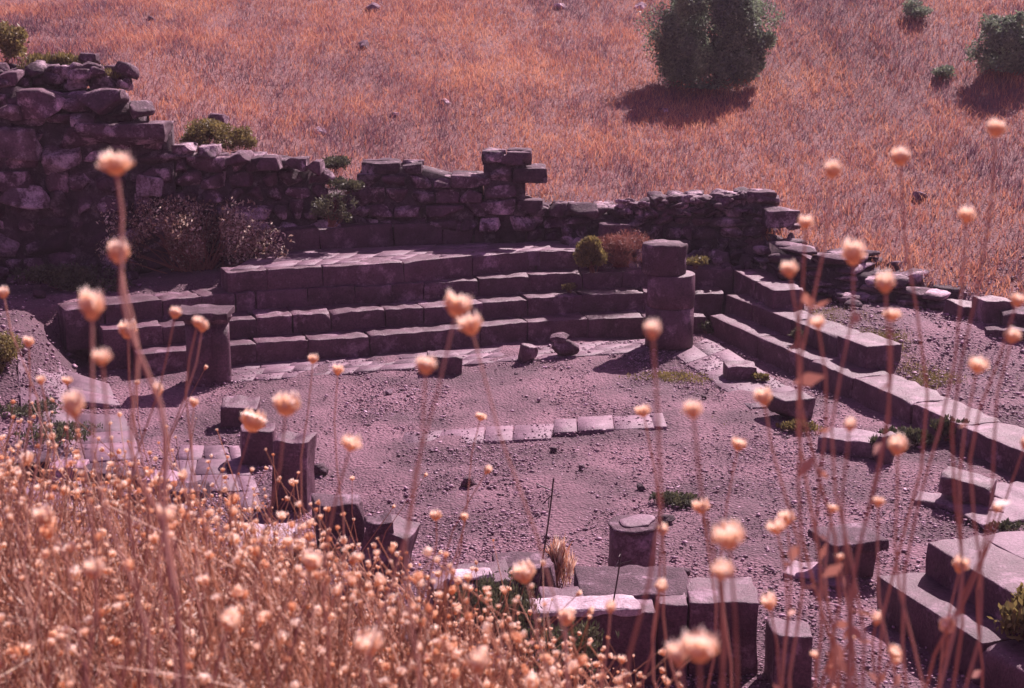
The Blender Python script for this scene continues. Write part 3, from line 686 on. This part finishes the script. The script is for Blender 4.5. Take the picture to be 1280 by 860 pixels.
# hillside stones
gH = 'grey stones lying in the hill grass'
for (px, py, Y, s_, lab) in ((455, 52, 28, .36, 'tall pale stone standing in grass on the upper left hillside'), (492, 136, 24, .25, 'small dark stone above the squared wall on the hillside'), (555, 120, 25, .32, 'flat grey stone left of centre on the hillside'),
                             (828, 132, 24.5, .3, 'grey stone below the dark hillside tree'), (466, 6, 32, .55, 'dark stone at the top edge left of centre'), (800, 4, 33, .5, 'dark stone at the top edge beside the tree'),
                             (1150, 237, 21.5, .3, 'dark stone low on the right hillside'), (400, 155, 23, .3, 'brown stone in grass above the lower rubble wall'), (188, 18, 31, .3, 'stone near the top left corner of the hillside'), (702, 4, 32, .4, 'stone at the top edge in the middle'),
                             (1120, 322, 19.4, .26, 'stone beside the low boundary wall'), (1186, 362, 18.3, .24, 'stone at the far end of the low boundary wall')):
    c = PY(px, py, Y); z = g1(c[0], Y)
    # move along the view ray until it meets the hillside
    r = ray(px, py); k = 15.0
    while k < 60 and H + r[2] * k > g1(r[0] * k, r[1] * k) + .12: k += .05
    c = (r[0] * k, r[1] * k, g1(r[0] * k, r[1] * k) - s_ * .02)
    s_ *= .8; mb = MB(); rock(mb, c, (s_, s_ * .8, s_ * .8), rng.uniform(0, 3), n=7, c_=1.6, tilt=.4); tag(mb.build('hill_stone', WALLM), lab, 'stone', gH)
def onhill(px, py, lift=0.0):
    r = ray(px, py); k = 12.0
    while k < 60 and H + r[2] * k > g1(r[0] * k, r[1] * k) + lift: k += .04
    return (r[0] * k, r[1] * k, g1(r[0] * k, r[1] * k))

# ------------------------------------------------------------------ gravel
def pebbles(mb, xs, ys, sz, mn=.0):
    T = np.array([[1, 0, 0], [-1, 0, 0], [0, 1, 0], [0, -1, 0], [0, 0, 1], [0, 0, -1], [.6, .6, .5], [-.6, .6, .5], [-.6, -.6, .5], [.6, -.6, .5]], float)
    Fq = np.array([[4, 6, 7], [4, 7, 8], [4, 8, 9], [4, 9, 6], [6, 0, 2], [6, 2, 7], [7, 2, 1], [7, 1, 8], [8, 1, 3], [8, 3, 9], [9, 3, 0], [9, 0, 6], [5, 2, 0], [5, 1, 2], [5, 3, 1], [5, 0, 3]])
    n = len(xs); z = G(xs, ys); a = rng.uniform(0, 6.28, n)
    v = T[None] * (1 + rng.normal(0, .22, (n, 10, 3))) * (sz[:, None, None] * .5 * np.stack([np.ones(n), rng.uniform(.6, 1, n), rng.uniform(.4, .8, n)], 1)[:, None, :])
    c, s = np.cos(a)[:, None], np.sin(a)[:, None]
    x = v[..., 0] * c - v[..., 1] * s; y = v[..., 0] * s + v[..., 1] * c
    v = np.stack([x + xs[:, None], y + ys[:, None], v[..., 2] + (z + sz * .15 + .012)[:, None]], -1).reshape(-1, 3)
    f = (Fq[None] + (np.arange(n) * 10)[:, None, None]).reshape(-1, 3)
    mb.add(v, f, np.repeat(rng.uniform(.7, 1.9, n), 10))
n = 130000
s_ = rng.uniform(-8.6, .0, n); t_ = rng.uniform(-10.5, 0, n)
den = noise(np.stack([s_, t_, s_ * 0], 1) * .9, 4); k = (den + rng.normal(0, .6, n) > -.35)
s_, t_ = s_[k], t_[k]; xy = C0[None] + s_[:, None] * U + t_[:, None] * V
mb = MB(); pebbles(mb, xy[:, 0], xy[:, 1], np.clip(rng.lognormal(-4.2, .48, len(xy)), .007, .06))
n = 16000; s_ = rng.uniform(.5, 4.6, n); t_ = rng.uniform(-9, -.5, n); xy = C0[None] + s_[:, None] * U + t_[:, None] * V
pebbles(mb, xy[:, 0], xy[:, 1], np.clip(rng.lognormal(-3.9, .5, len(xy)), .008, .07))
n = 2500; xs = rng.uniform(-9, -4.5, n); ys = rng.uniform(13, 18.3, n)
pebbles(mb, xs, ys, np.clip(rng.lognormal(-3.7, .6, n), .01, .10))
tag(mb.build('gravel', GRAV, origin=(0, 13, 0)), 'small stones strewn over the floor', 'gravel', kind='stuff')

# ------------------------------------------------------------------ shrubs
def shrub(name, label, c, size, n, leaf, mat, cat='shrub', stems=14, stemmat=None, up=.35, lobes=9, group=None, leafw=.45, openness=.0):
    """c = base centre; size = (rx, ry, h). Leaf-sized faces in overlapping clumps on twigs"""
    e = empty(name, c, label, cat, group); rx, ry, h = size; c = np.array(c)
    lc = []
    for _ in range(lobes):
        a = rng.uniform(0, 6.28); q = rng.uniform(0, 1) ** .5
        zz = rng.uniform(.3, .85)
        lc.append((math.cos(a) * q * rx * .62 * (1.15 - .5 * zz), math.sin(a) * q * ry * .62 * (1.15 - .5 * zz), h * zz))
    lc = np.array(lc); w_ = rng.uniform(.26, .46, lobes)
    sm = MB()
    for k in range(stems):
        t = lc[k % lobes] + rng.normal(0, .12, 3) * np.array((rx, ry, h)); b0 = rng.normal(0, .08, 3) * np.array((rx, ry, 0)); b0[2] = -.03
        mid = b0 * .5 + t * .5 + rng.normal(0, .06, 3) * np.array((rx, ry, h)); r = max(.004, h * .012)
        tube(sm, [c + b0, c + mid, c + t], [r, r * .7, r * .3], 4, rng.uniform(.1, .6))
    sm.build('stem', stemmat or RUST, e)
    li = rng.integers(0, lobes, n); d = rng.normal(size=(n, 3)); d /= np.linalg.norm(d, axis=1)[:, None]
    rad = rng.uniform(.35, 1.0, n) ** .6
    p = lc[li] + d * (rad * w_[li])[:, None] * np.array((rx, ry, h * .55)) * 1.25
    p[:, 2] = np.maximum(p[:, 2], rng.uniform(.0, .08, n) * h)
    nr = noise(p / max(rx, h) * 4.5 + rng.uniform(0, 30), 3); kp = nr > -.9 + openness; p = p[kp]; n = len(p); nr = nr[kp]
    ax = rng.normal(size=(n, 3)); ax[:, 2] += up * 2; ax /= np.linalg.norm(ax, axis=1)[:, None]
    sd_ = np.cross(ax, rng.normal(size=(n, 3))); sd_ /= np.linalg.norm(sd_, axis=1)[:, None]
    L_ = leaf * rng.uniform(.6, 1.3, n)[:, None]; p = p + c
    v = np.stack([p, p + ax * L_ * .5 + sd_ * L_ * leafw * .5, p + ax * L_, p + ax * L_ * .5 - sd_ * L_ * leafw * .5], 1).reshape(-1, 3)
    f = np.arange(n * 4).reshape(-1, 4)
    mb = MB(); mb.add(v, f, np.repeat(np.clip(.5 + .22 * nr + rng.normal(0, .22, n), 0, 1), 4)); mb.build('foliage', mat, e)
    return e
# tree on the hillside
def hill_tree(label, px, py, size, n, leaf, name='round_tree'):
    p = onhill(px, py); e = empty(name, p, label, 'tree'); rx, ry, h = size; c = np.array(p)
    tr = MB(); tube(tr, [c + (0, 0, -.2), c + (.03, 0, h * .2), c + (.0, 0, h * .45)], [h * .05, h * .04, h * .025], 7, .2)
    for k in range(9):
        a = k * .7 + rng.uniform(0, .5); q = rng.uniform(.35, .6)
        tube(tr, [c + (0, 0, h * .12), c + (math.cos(a) * rx * q * .5, math.sin(a) * ry * q * .5, h * rng.uniform(.35, .5)), c + (math.cos(a) * rx * q, math.sin(a) * ry * q, h * rng.uniform(.5, .75))], [h * .025, h * .015, h * .006], 5, .3)
    tr.build('trunk', DARKTW, e)
    nl = 130; lc = []
    for _ in range(nl):
        a = rng.uniform(0, 6.28); q = rng.uniform(.1, 1) ** .5; zz = rng.uniform(.10, .92)
        wz = math.sqrt(max(.08, 1 - ((zz - .48) / .57) ** 2))
        lc.append((math.cos(a) * q * rx * .84 * wz, math.sin(a) * q * ry * .84 * wz, h * zz))
    lc = np.array(lc); w_ = rng.uniform(.09, .24, nl)
    li = rng.integers(0, nl, n); d = rng.normal(size=(n, 3)); d /= np.linalg.norm(d, axis=1)[:, None]
    p = lc[li] + d * (rng.uniform(.3, 1, n) ** .5 * w_[li])[:, None] * np.array((rx * 1.1, ry * 1.1, h * .7))
    p[:, :2] *= (1 + .10 * noise(p / rx * 2.2 + 11, 3))[:, None]; p[:, 2] *= 1 + .08 * noise(p / rx * 2.0 + 5, 2)
    p[:, 2] = np.maximum(p[:, 2], .02 * h); n = len(p)
    nr = noise(p / rx * 5 + 3, 3); ax = rng.normal(size=(n, 3)); ax /= np.linalg.norm(ax, axis=1)[:, None]
    sd_ = np.cross(ax, rng.normal(size=(n, 3))); sd_ /= np.linalg.norm(sd_, axis=1)[:, None]; L_ = leaf * rng.uniform(.6, 1.3, n)[:, None]; p = p + c
    v = np.stack([p, p + ax * L_ * .5 + sd_ * L_ * .25, p + ax * L_, p + ax * L_ * .5 - sd_ * L_ * .25], 1).reshape(-1, 3)
    mb = MB(); mb.add(v, np.arange(n * 4).reshape(-1, 4), np.repeat(np.clip(.5 + .2 * nr + rng.normal(0, .22, n), 0, 1), 4)); mb.build('crown', TREEG, e)
hill_tree('rounded dark green tree standing in the dry hillside grass', 895, 110, (1.36, 1.25, 2.05), 75000, .06)
hill_tree('bushy green tree cut by the right edge of the hillside', 1262, 92, (.8, .7, 1.0), 16000, .06)
p = onhill(1142, 24); shrub('hill_shrub', 'small dim green shrub near the top of the right hillside', p, (.4, .4, .35), 1500, .06, TREEG)
p = onhill(1176, 100); shrub('hill_shrub', 'low green shrub left of the tree at the right edge', p, (.3, .3, .22), 900, .06, TREEG)
def atw(px, py, Y): return PY(px, py, Y)
shrub('wall_shrub', 'yellow green shrub growing on the wall beside the stepped stones', atw(255, 188, 19.75), (.56, .4, .46), 7000, .045, OLIVE)
shrub('wall_shrub', 'smaller greener shrub to the right of the yellow green wall shrub', atw(299, 192, 19.9), (.26, .3, .34), 2500, .045, OLIVE)
shrub('wall_grass', 'pale grass tuft on top of the tall wall under the perched boulder', atw(120, 106, 19.3), (.5, .3, .2), 2600, .09, OLIVE, leafw=.15, up=1.2, cat='grass tuft')
shrub('wall_grass', 'straw coloured grass tuft left of the perched boulder', atw(68, 92, 19.5), (.55, .3, .2), 2600, .1, OLIVE, leafw=.15, up=1.2, cat='grass tuft')
shrub('wall_shrub', 'dark green shrub at the very top left corner of the wall', atw(8, 78, 19.9), (.38, .4, .5), 3500, .06, OLIVE)
shrub('gap_shrub', 'leafy green plant filling the gap in the back wall', atw(432, 240, 19.45), (.3, .3, .2), 1600, .05, GREEN)
shrub('gap_shrub', 'dull green cover behind the gap in the wall', atw(418, 216, 20.2), (.34, .3, .24), 1800, .05, GREEN)
shrub('gap_shrub', 'brownish drooping shrub against the wall below the gap', atw(415, 281, 19.0), (.42, .2, .42), 2800, .045, GREEN, stems=40, lobes=14, openness=.7)
shrub('pale_bush', 'large dry bush with pale leaves in front of the rubble wall', P(248, 352, .62), (1.45, .55, 1.0), 15000, .05, PALEL, 'bush', stems=80, lobes=22, openness=.6)
shrub('dark_bush', 'dark low weeds at the foot of the tall wall', P(92, 366, .6), (.8, .4, .32), 5000, .05, GREEN, 'weeds')
shrub('yellow_bush', 'bright yellow green bush beside the end of the top tier', P(741, 338, .74), (.30, .28, .44), 6500, .05, OLIVE, 'bush', up=.9)
shrub('withered_shrub', 'brown withered shrub behind the bright yellow green bush', P(775, 331, .76), (.55, .4, .44), 5200, .055, RUST, 'shrub', leafw=.12, stems=60)
shrub('small_weed', 'yellow tuft right of the round column top', P(869, 333, .76), (.22, .2, .12), 1500, .04, OLIVE, 'weed')
shrub('small_weed', 'green weed at the foot of the round column', P(884, 418, .0), (.16, .15, .18), 900, .045, GREEN, 'weed')
shrub('small_weed', 'green weed growing on the second tier', P(712, 364, .50), (.12, .1, .10), 500, .035, OLIVE, 'weed')
shrub('small_weed', 'weed climbing the second side tier near the back corner', P(942, 398, .27), (.12, .12, .2), 500, .04, GREEN, 'weed')
shrub('small_weed', 'weed on the lowest side tier at mid length', P(995, 428, .27), (.1, .1, .16), 400, .04, GREEN, 'weed')
shrub('small_weed', 'green weed clump between the slab and the side seats', P(1132, 556, .0), (.34, .2, .16), 1800, .05, GREEN, 'weed', up=1)
shrub('small_weed', 'dark weed clump against the lowest side tier at the right', P(1185, 556, .0), (.26, .18, .24), 1500, .05, GREEN, 'weed', up=1)
shrub('small_weed', 'green tuft left of the upright rough stone', P(1097, 572, .0), (.1, .1, .2), 700, .07, GREEN, 'weed', up=1.5, leafw=.15)
shrub('small_weed', 'low patch of green weeds on the gravel floor', P(843, 630, .0), (.26, .2, .07), 1500, .035, GREEN, 'weed')
shrub('small_weed', 'green weeds by the tilted slabs at the right edge', P(1262, 667, .0), (.24, .12, .08), 800, .035, GREEN, 'weed')
shrub('small_weed', 'grass around the rounded dark block on the side paving', P(1000, 540, .0), (.34, .16, .08), 1200, .05, OLIVE, 'weed', up=1)
shrub('small_weed', 'tuft beside the square block on the side paving', P(950, 478, .0), (.12, .1, .1), 400, .05, OLIVE, 'weed', up=1)
shrub('small_weed', 'faint grass patch in front of the round column shadow', P(838, 475, .0), (.6, .35, .04), 900, .03, OLIVE, 'weed', up=1, lobes=20)
shrub('small_weed', 'dry orange tuft beside the broken edge of the front wall', P(697, 742, .1), (.14, .12, .3), 900, .12, THICK, 'weed', up=2, leafw=.08)
shrub('yellow_bush', 'yellow flowering bush cut by the left edge', P(6, 486, .25), (.42, .4, .56), 6500, .04, OLIVE, 'bush')
shrub('small_weed', 'creeping green weeds below the yellow bush at the left edge', P(22, 512, .2), (.6, .5, .08), 2600, .04, GREEN, 'weed', lobes=16)
shrub('small_weed', 'creeping grey green weeds on the bank at left', P(70, 545, .15), (.5, .4, .08), 1500, .04, GREEN, 'weed', lobes=14)
shrub('green_herb', 'green herb growing against the front wall among dry flowers', P(625, 800, .35), (.40, .3, .40), 4200, .04, GREEN, 'weed', up=1, stems=40, leafw=.25, lobes=16, openness=.6)
shrub('green_herb', 'dark green herb lower down in front of the left great block', P(700, 850, .35), (.5, .25, .32), 3600, .04, GREEN, 'weed', up=1, stems=40, leafw=.25, lobes=16, openness=.6)
shrub('wild_grass', 'thin weeds growing by the near upper bench', P(1282, 800, .28), (.2, .2, .3), 1500, .06, OLIVE, 'weed', up=1)
# yellowed grass on the right terrace
n = 9000; s_ = rng.normal(.95, .3, n); t_ = rng.uniform(-3.9, -.9, n); k = (s_ > .45) & (noise(np.stack([s_, t_, t_ * 0], 1) * 1.6, 3) + rng.normal(0, .4, n) > -.2); s_, t_ = s_[k], t_[k]
xy = C0[None] + s_[:, None] * U + t_[:, None] * V
mb = MB(); mb.add(*blades(len(xy), xy[:, 0], xy[:, 1], .02, .07, .008, .6, rng.uniform(.2, 1, len(xy))))
tag(mb.build('yellowed_grass', OLIVE), 'short yellowed grass on the right terrace', 'grass', kind='stuff')
n = 9000; xs = rng.uniform(-8, 7, n); ys = rng.uniform(9, 19.4, n); k = noise(np.stack([xs, ys, xs * 0], 1) * 1.9 + 7, 3) > 1.25; xs, ys = xs[k], ys[k]
mb = MB(); mb.add(*blades(len(xs), xs, ys, .015, .05, .008, .7, rng.uniform(.1, .8, len(xs))))
tag(mb.build('sparse_weeds', OLIVE), 'sparse tiny weeds over the floor', 'weeds', kind='stuff')

# ------------------------------------------------------------------ dry flowers
def head_template(seed, scales=15, rings=3, slim=1.0, flare=0.0):
    r_ = np.random.default_rng(seed); vs = []; q = []; sh = []
    # ovoid heart
    m, k = 5, 8
    for i in range(m + 1):
        ph = math.pi * i / m
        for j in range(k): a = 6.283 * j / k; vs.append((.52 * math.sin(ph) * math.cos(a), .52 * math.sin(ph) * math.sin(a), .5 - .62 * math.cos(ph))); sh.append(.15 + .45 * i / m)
    for i in range(m):
        for j in range(k): q.append([i * k + j, i * k + (j + 1) % k, (i + 1) * k + (j + 1) % k, (i + 1) * k + j])
    for g in range(rings):
        for j in range(scales):
            a = 6.283 * (j + .5 * g) / scales + r_.normal(0, .08); el0 = -.2 + .35 * g; el = el0
            open_ = 1.08 - .2 * g + r_.normal(0, .09)
            base = np.array((.36 * math.cos(a), .36 * math.sin(a), .15 + .25 * g))
            o = np.array((math.cos(a), math.sin(a), 0)); t = np.array((-math.sin(a), math.cos(a), 0)); up = np.array((0, 0, 1.0))
            w1 = .17 * (1 - .1 * g)
            mid = base + o * (.34 * open_ * slim) + up * .35; tip = mid + o * (.10 * open_ * slim - .16 * (1 - .3 * g) + flare + .05 * r_.normal()) + up * (.34 + .08 * r_.normal())
            b_ = len(vs); vs += [base - t * w1 * .6, base + t * w1 * .6, mid + t * w1, mid - t * w1, tip - t * .02, tip + t * .02]
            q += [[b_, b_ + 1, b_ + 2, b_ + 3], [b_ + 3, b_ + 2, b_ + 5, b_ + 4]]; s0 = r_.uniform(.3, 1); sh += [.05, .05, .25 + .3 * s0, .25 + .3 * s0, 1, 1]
    for j in range(scales * 7):
        a = r_.uniform(0, 6.283); rr = r_.uniform(.25, .78); el = r_.uniform(.2, 1.0)
        o = np.array((math.cos(a), math.sin(a), 0)); t = np.array((-math.sin(a), math.cos(a), 0))
        b0 = o * rr * .8 + np.array((0, 0, .62 + .3 * (.8 - rr))); tp = b0 + o * .24 * rr + np.array((0, 0, .16 + .14 * r_.uniform()))
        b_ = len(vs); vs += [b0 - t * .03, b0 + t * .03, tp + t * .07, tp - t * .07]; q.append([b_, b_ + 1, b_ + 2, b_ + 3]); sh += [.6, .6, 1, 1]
    v = np.array(vs, float); v /= 1.25
    return v, np.array(q), np.array(sh)
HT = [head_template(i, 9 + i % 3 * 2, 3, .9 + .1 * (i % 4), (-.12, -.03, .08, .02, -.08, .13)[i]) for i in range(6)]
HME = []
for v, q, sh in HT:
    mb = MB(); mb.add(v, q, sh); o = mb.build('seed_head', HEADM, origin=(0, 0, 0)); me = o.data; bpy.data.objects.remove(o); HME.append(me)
HL = head_template(77, 6, 2, 1.0, .15)      # light version for the mass
def bez(a, b, c, n, wob=0.0):
    ph = rng.uniform(0, 6.28, 3); L_ = np.linalg.norm(np.asarray(c) - a); o = []
    for t in np.linspace(0, 1, n):
        w_ = wob * L_ * math.sin(math.pi * t); o.append(a * (1 - t) ** 2 + b * 2 * t * (1 - t) + c * t * t + w_ * np.array((math.sin(9 * t + ph[0]), math.sin(8 * t + ph[1]), .3 * math.sin(7 * t + ph[2]))))
    return o
def plant(label, root, heads, group='tall dry seed heads rising in the foreground', rs=.0021, fork=.5, nseg=12, extra=0):
    """root: ground point; heads: list of (point, diameter)"""
    root = np.array(root, float); e = empty('dried_wildflower', root, label, 'wild flower', group)
    hp = [np.array(h[0], float) for h in heads]; m = sum(hp) / len(hp); sm = MB()
    top = max(hp, key=lambda p: p[2])
    J = root + (top - root) * fork * np.array((.8, .8, 1.0)) + rng.normal(0, .015, 3)
    if len(hp) > 1: tube(sm, bez(root, (root + J) / 2 + rng.normal(0, .05, 3) * (1, 1, 0), J, nseg, .02), np.linspace(rs * 1.25, rs, nseg), 5, .45)
    for i, (p, dm) in enumerate(zip(hp, [h[1] for h in heads])):
        st = J if len(hp) > 1 else root
        if p[2] < J[2] + .05 and len(hp) > 1:        # low heads leave the main stem lower down
            st = root + (J - root) * max(.15, min(.8, (p[2] - root[2] - .15) / max(.1, J[2] - root[2])))
        st = np.array(st); ctl = st * .45 + p * .55 + np.array((0, 0, -1.0)) * 0 + rng.normal(0, .03, 3); ctl[:2] = ctl[:2] * .6 + st[:2] * .4
        b_ = bez(st, ctl, p, nseg, .03); tube(sm, b_, np.linspace(rs * .85, rs * .5, nseg), 5, rng.uniform(.3, .9))
        d = b_[-1] - b_[-2]; d /= np.linalg.norm(d)
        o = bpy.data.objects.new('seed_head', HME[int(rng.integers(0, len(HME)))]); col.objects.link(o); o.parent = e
        o.location = Vector(p - root); k_ = rng.uniform(.85, 1.25, 2); o.scale = (dm / 2 * k_[0], dm / 2 * k_[0] * rng.uniform(.85, 1.1), dm / 2 * k_[1])
        qv = Vector(d).to_track_quat('Z', 'Y'); o.rotation_mode = 'QUATERNION'; o.rotation_quaternion = qv
        # a few withered bracts along the branch
        for _ in range(extra):
            t = rng.integers(1, nseg - 1); b0 = b_[t]; ax = rng.normal(size=3); ax /= np.linalg.norm(ax); L_ = rng.uniform(.012, .03); s2 = np.cross(ax, rng.normal(size=3)); s2 /= np.linalg.norm(s2)
            sm.add(np.array([b0, b0 + ax * L_ * .5 + s2 * L_ * .22, b0 + ax * L_, b0 + ax * L_ * .5 - s2 * L_ * .22]), np.array([[0, 1, 2, 3]]), .5)
    sm.build('stem', STEMM, e, smooth=True)
    return e
def fplant(label, rootx, D, heads, **kw):
    hs = [(PD(px, py, D + rng.normal(0, .04)), max(.015, 2.9 * min(r, 24) * D / F)) for px, py, r in heads]
    rp = PD(rootx, 900, D); x, y = rp[0], rp[1]; z = g1(x, y)
    return plant(label, (x, y, z), hs, **kw)
fplant('tallest left stalk with two large blurred heads one above the other', 255, 1.05, [(146, 217, 19), (150, 327, 17)], rs=.0024, fork=.75)
fplant('left plant with three fat blurred pinkish heads', 205, 1.0, [(115, 398, 23), (94, 521, 19), (128, 455, 11)], fork=.5)
fplant('middle left plant whose stalk leans right to a pair of blurred heads', 400, 1.1, [(569, 394, 21), (532, 466, 15)], rs=.0018, fork=.35)
fplant('long diagonal stalk leaning left across the gravel to one blurred head', 900, 1.15, [(591, 417, 15)], rs=.0017)
fplant('centre right plant with a big bright blurred head below two smaller ones', 955, 1.0, [(816, 422, 14), (867, 522, 14), (912, 684, 28), (903, 722, 14)], fork=.3)
fplant('slender plant of three heads left of the big bright head', 930, 1.6, [(805, 520, 10), (922, 562, 10), (829, 668, 10), (878, 641, 12)], fork=.25)
fplant('low fat blurred head at the bottom right of centre', 880, .9, [(875, 825, 27), (850, 832, 20)], fork=.5)
fplant('right cluster plant carrying the left heads near the short side tier', 1035, 1.25, [(988, 345, 13), (1007, 285, 12), (1040, 222, 14), (1023, 410, 10), (956, 506, 13)], fork=.4, extra=3)
fplant('right cluster plant with the largest orange head before the low wall', 1062, 1.2, [(1067, 330, 17), (1107, 364, 15), (1115, 400, 11), (1062, 538, 10)], fork=.4, extra=3)
fplant('right plant reaching up to a lone head on the hillside', 1115, 1.35, [(1126, 206, 14), (1208, 278, 11), (1122, 567, 14), (1098, 632, 9)], fork=.35, extra=2)
fplant('rightmost tall plant with the highest head of all', 1195, 1.3, [(1245, 170, 15), (1270, 382, 11), (1264, 427, 13), (1221, 465, 13)], fork=.4, extra=1)
fplant('short right plant with heads before the near low bench', 1150, 1.6, [(1199, 715, 12), (1184, 790, 10), (1245, 640, 7), (1280, 560, 9)], fork=.4, extra=2)
fplant('low right plant with paired heads above the pedestal slab', 1000, 1.5, [(984, 655, 12), (972, 666, 11), (963, 761, 11), (1019, 822, 6), (1115, 822, 8)], fork=.4, extra=4)
fplant('bottom right tangled plant with withered orange leaves', 1075, 1.5, [(1050, 700, 6), (1095, 780, 9), (1120, 830, 8), (1062, 800, 7), (1040, 640, 7)], fork=.5, extra=10)
fplant('plant at bottom centre before the front wall with spiky pink heads', 720, 1.6, [(658, 727, 15), (708, 781, 13), (826, 738, 10), (763, 765, 9)], fork=.35)
fplant('bottom centre plant with one large soft pink head', 520, 1.2, [(463, 816, 16), (597, 838, 16)], fork=.4)
fplant('plant at left centre with a glowing orange head over the pillar stump', 300, 1.4, [(388, 712, 17), (357, 518, 17), (437, 562, 13)], fork=.35)
fplant('plant with a wide brown nest shaped head above the leaning stump', 262, 2.0, [(313, 538, 17), (229, 600, 7), (198, 495, 10), (242, 508, 7)], fork=.45)
fplant('left plant with a wide ribbed nest shaped head under the fat heads', 150, 1.9, [(160, 422, 15), (218, 397, 8), (246, 408, 9), (252, 414, 9)], fork=.4)
fplant('tall thin plant with two small heads before the lowest tier', 375, 2.2, [(391, 454, 8), (422, 468, 8)], fork=.2)
fplant('low left plant with soft blurred heads in the thicket', 200, 1.3, [(205, 655, 17), (285, 785, 14), (118, 722, 14), (60, 655, 14)], fork=.4)
fplant('thin plant with small heads over the gravel in the middle', 500, 2.4, [(600, 525, 7), (607, 592, 8), (545, 650, 8), (580, 650, 6)], fork=.3)
fplant('left edge plant with a pair of pale heads before the yellow bush', 20, 2.0, [(36, 433, 8), (5, 372, 8), (84, 480, 7), (52, 480, 7)], fork=.4)
# black bare stalks standing before the front wall
for (x0, y0, x1, y1, D, lab) in ((670, 720, 692, 598, 7.0, 'thin bare black stalk standing on the left of the front wall'), (762, 750, 776, 690, 7.4, 'short black stalk before the pale rimmed drum')):
    a = np.array(PD(x0, y0, D)); b_ = np.array(PD(x1, y1, D)); a2 = a.copy(); a2[2] -= .12
    mb = MB(); tube(mb, bez(a2, (a + b_) / 2 + (.02, 0, 0), b_, 8), .0045, 5, .5)
    for _ in range(3):
        p = b_ - (b_ - a) * rng.uniform(0, .3); tube(mb, [p, p + rng.normal(0, .05, 3)], .003, 4, .5)
    tag(mb.build('black_stalk', DARKTW), lab, 'weed', 'bare black stalks')

# individuals of the thicket: three to six heads each, built from shared kinds of plant
def boundary(px):     # upper edge of the thicket in the view, as plant tops
    return np.interp(px, [-200, 0, 120, 250, 330, 450, 540, 640, 720, 860], [530, 545, 575, 610, 645, 690, 735, 780, 825, 900])
gT = 'dry flowers of the dense thicket'
kinds = []
for kk in range(9):
    hts = rng.uniform(.38, .70); hs = []
    for _ in range(int(rng.integers(4, 8))):
        hs.append(((rng.normal(0, .09), rng.normal(0, .09), hts * rng.uniform(.62, 1.0)), rng.uniform(.018, .028)))
    kinds.append((hs,))
protos = []
def copy_plant(pr, loc, rz, sc_):
    r = pr.copy(); col.objects.link(r); r.location = loc; r.rotation_euler = (0, 0, rz); r.scale = (sc_,) * 3
    for ch in pr.children: c_ = ch.copy(); col.objects.link(c_); c_.parent = r
    return r
spots = []
tries = 0
while len(spots) < 170 and tries < 20000:
    tries += 1
    px = rng.uniform(-40, 800); D = rng.uniform(1.9, 5.4); py = rng.uniform(boundary(px) - 10, 900)
    q = PD(px, py, D); gz = g1(q[0], q[1])
    if .25 < q[2] - gz < .8: spots.append((q[0], q[1], gz, D))
spots.sort(key=lambda s: s[3])
for i, (x, y, z, D) in enumerate(spots):
    if i < len(kinds):
        hs = [((x + h[0][0], y + h[0][1], z + h[0][2]), h[1]) for h in kinds[i][0]]
        protos.append(plant('many headed dry flower plant of the thicket at lower left', (x, y, z), hs, group=gT, rs=.0016, fork=.45, nseg=5, extra=1))
    else:
        copy_plant(protos[i % len(kinds)], (x, y, z), rng.uniform(0, 6.28), rng.uniform(.8, 1.15))

# the rest of the thicket as one mass
mb = MB(); hm_ = MB(); hv, hq, hs_ = HL
cnt = 0; tries = 0
while cnt < 4300 and tries < 60000:
    tries += 1
    px = rng.uniform(-120, 860); D = rng.uniform(1.6, 6.2); bb = boundary(px); py = bb + 55 - abs(rng.normal(0, 50)) if rng.uniform() < .30 else bb + 50 + (960 - bb) * rng.uniform(0, 1) ** 1.1
    q = np.array(PD(px, py, D)); gz = g1(q[0], q[1]); hgt = q[2] - gz
    if not (.10 < hgt < .78): continue
    cnt += 1
    root = np.array((q[0] + rng.normal(0, .20), q[1] + rng.normal(0, .16), gz - .03))
    ctl = (root + q) / 2 + rng.normal(0, .08, 3); b_ = bez(root, ctl, q, 5)
    tube(mb, b_, np.linspace(.0018, .0010, 5), 3, rng.uniform(.0, .75))
    dm = float(np.clip(rng.lognormal(-4.12, .33), .008, .034)); dk = 1 if rng.uniform() < .7 else rng.uniform(.15, .6)
    v = rotz(rotx(hv * dm / 2 * (1, rng.uniform(.7, 1.1), rng.uniform(.75, 1.3)), rng.normal(0, .5)), rng.uniform(0, 6.28)) + q
    hm_.add(v, hq, np.clip(hs_ * .8 + rng.uniform(.0, .35), 0, 1) * dk)
    for _ in range(3):        # side twigs with leaves
        t = int(rng.integers(1, 4)); p = b_[t]; e_ = p + rng.normal(0, .07, 3); tube(mb, [p, (p + e_) / 2 + rng.normal(0, .01, 3), e_], [.0012, .001, .0007], 3, rng.uniform(0, .9))
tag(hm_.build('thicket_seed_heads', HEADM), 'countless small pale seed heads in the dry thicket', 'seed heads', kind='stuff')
tag(mb.build('dry_flower_thicket', THICK), 'dense thicket of dry stems and small seed heads on the bank', 'dry plants', kind='stuff')
# dry litter and grass blades under the thicket
n = 36000; xs = rng.uniform(-3.2, 2.0, n); ys = rng.uniform(.9, 6.6, n); zz = G(xs, ys); k = (zz > .35) & (xs < .9 - .02 * ys + .25 * np.clip(ys - 3, 0, 2)) & (rng.uniform(0, 1, n) < np.clip(ys / 3, .3, 1)); xs, ys = xs[k], ys[k]
mb = MB(); mb.add(*blades(len(xs), xs, ys, .05, .24, .0032, .6, np.clip(rng.normal(.28, .28, len(xs)), 0, 1)))
tag(mb.build('dry_bank_grass', THICK), 'dry grass and litter under the thicket on the bank', 'grass', kind='stuff')
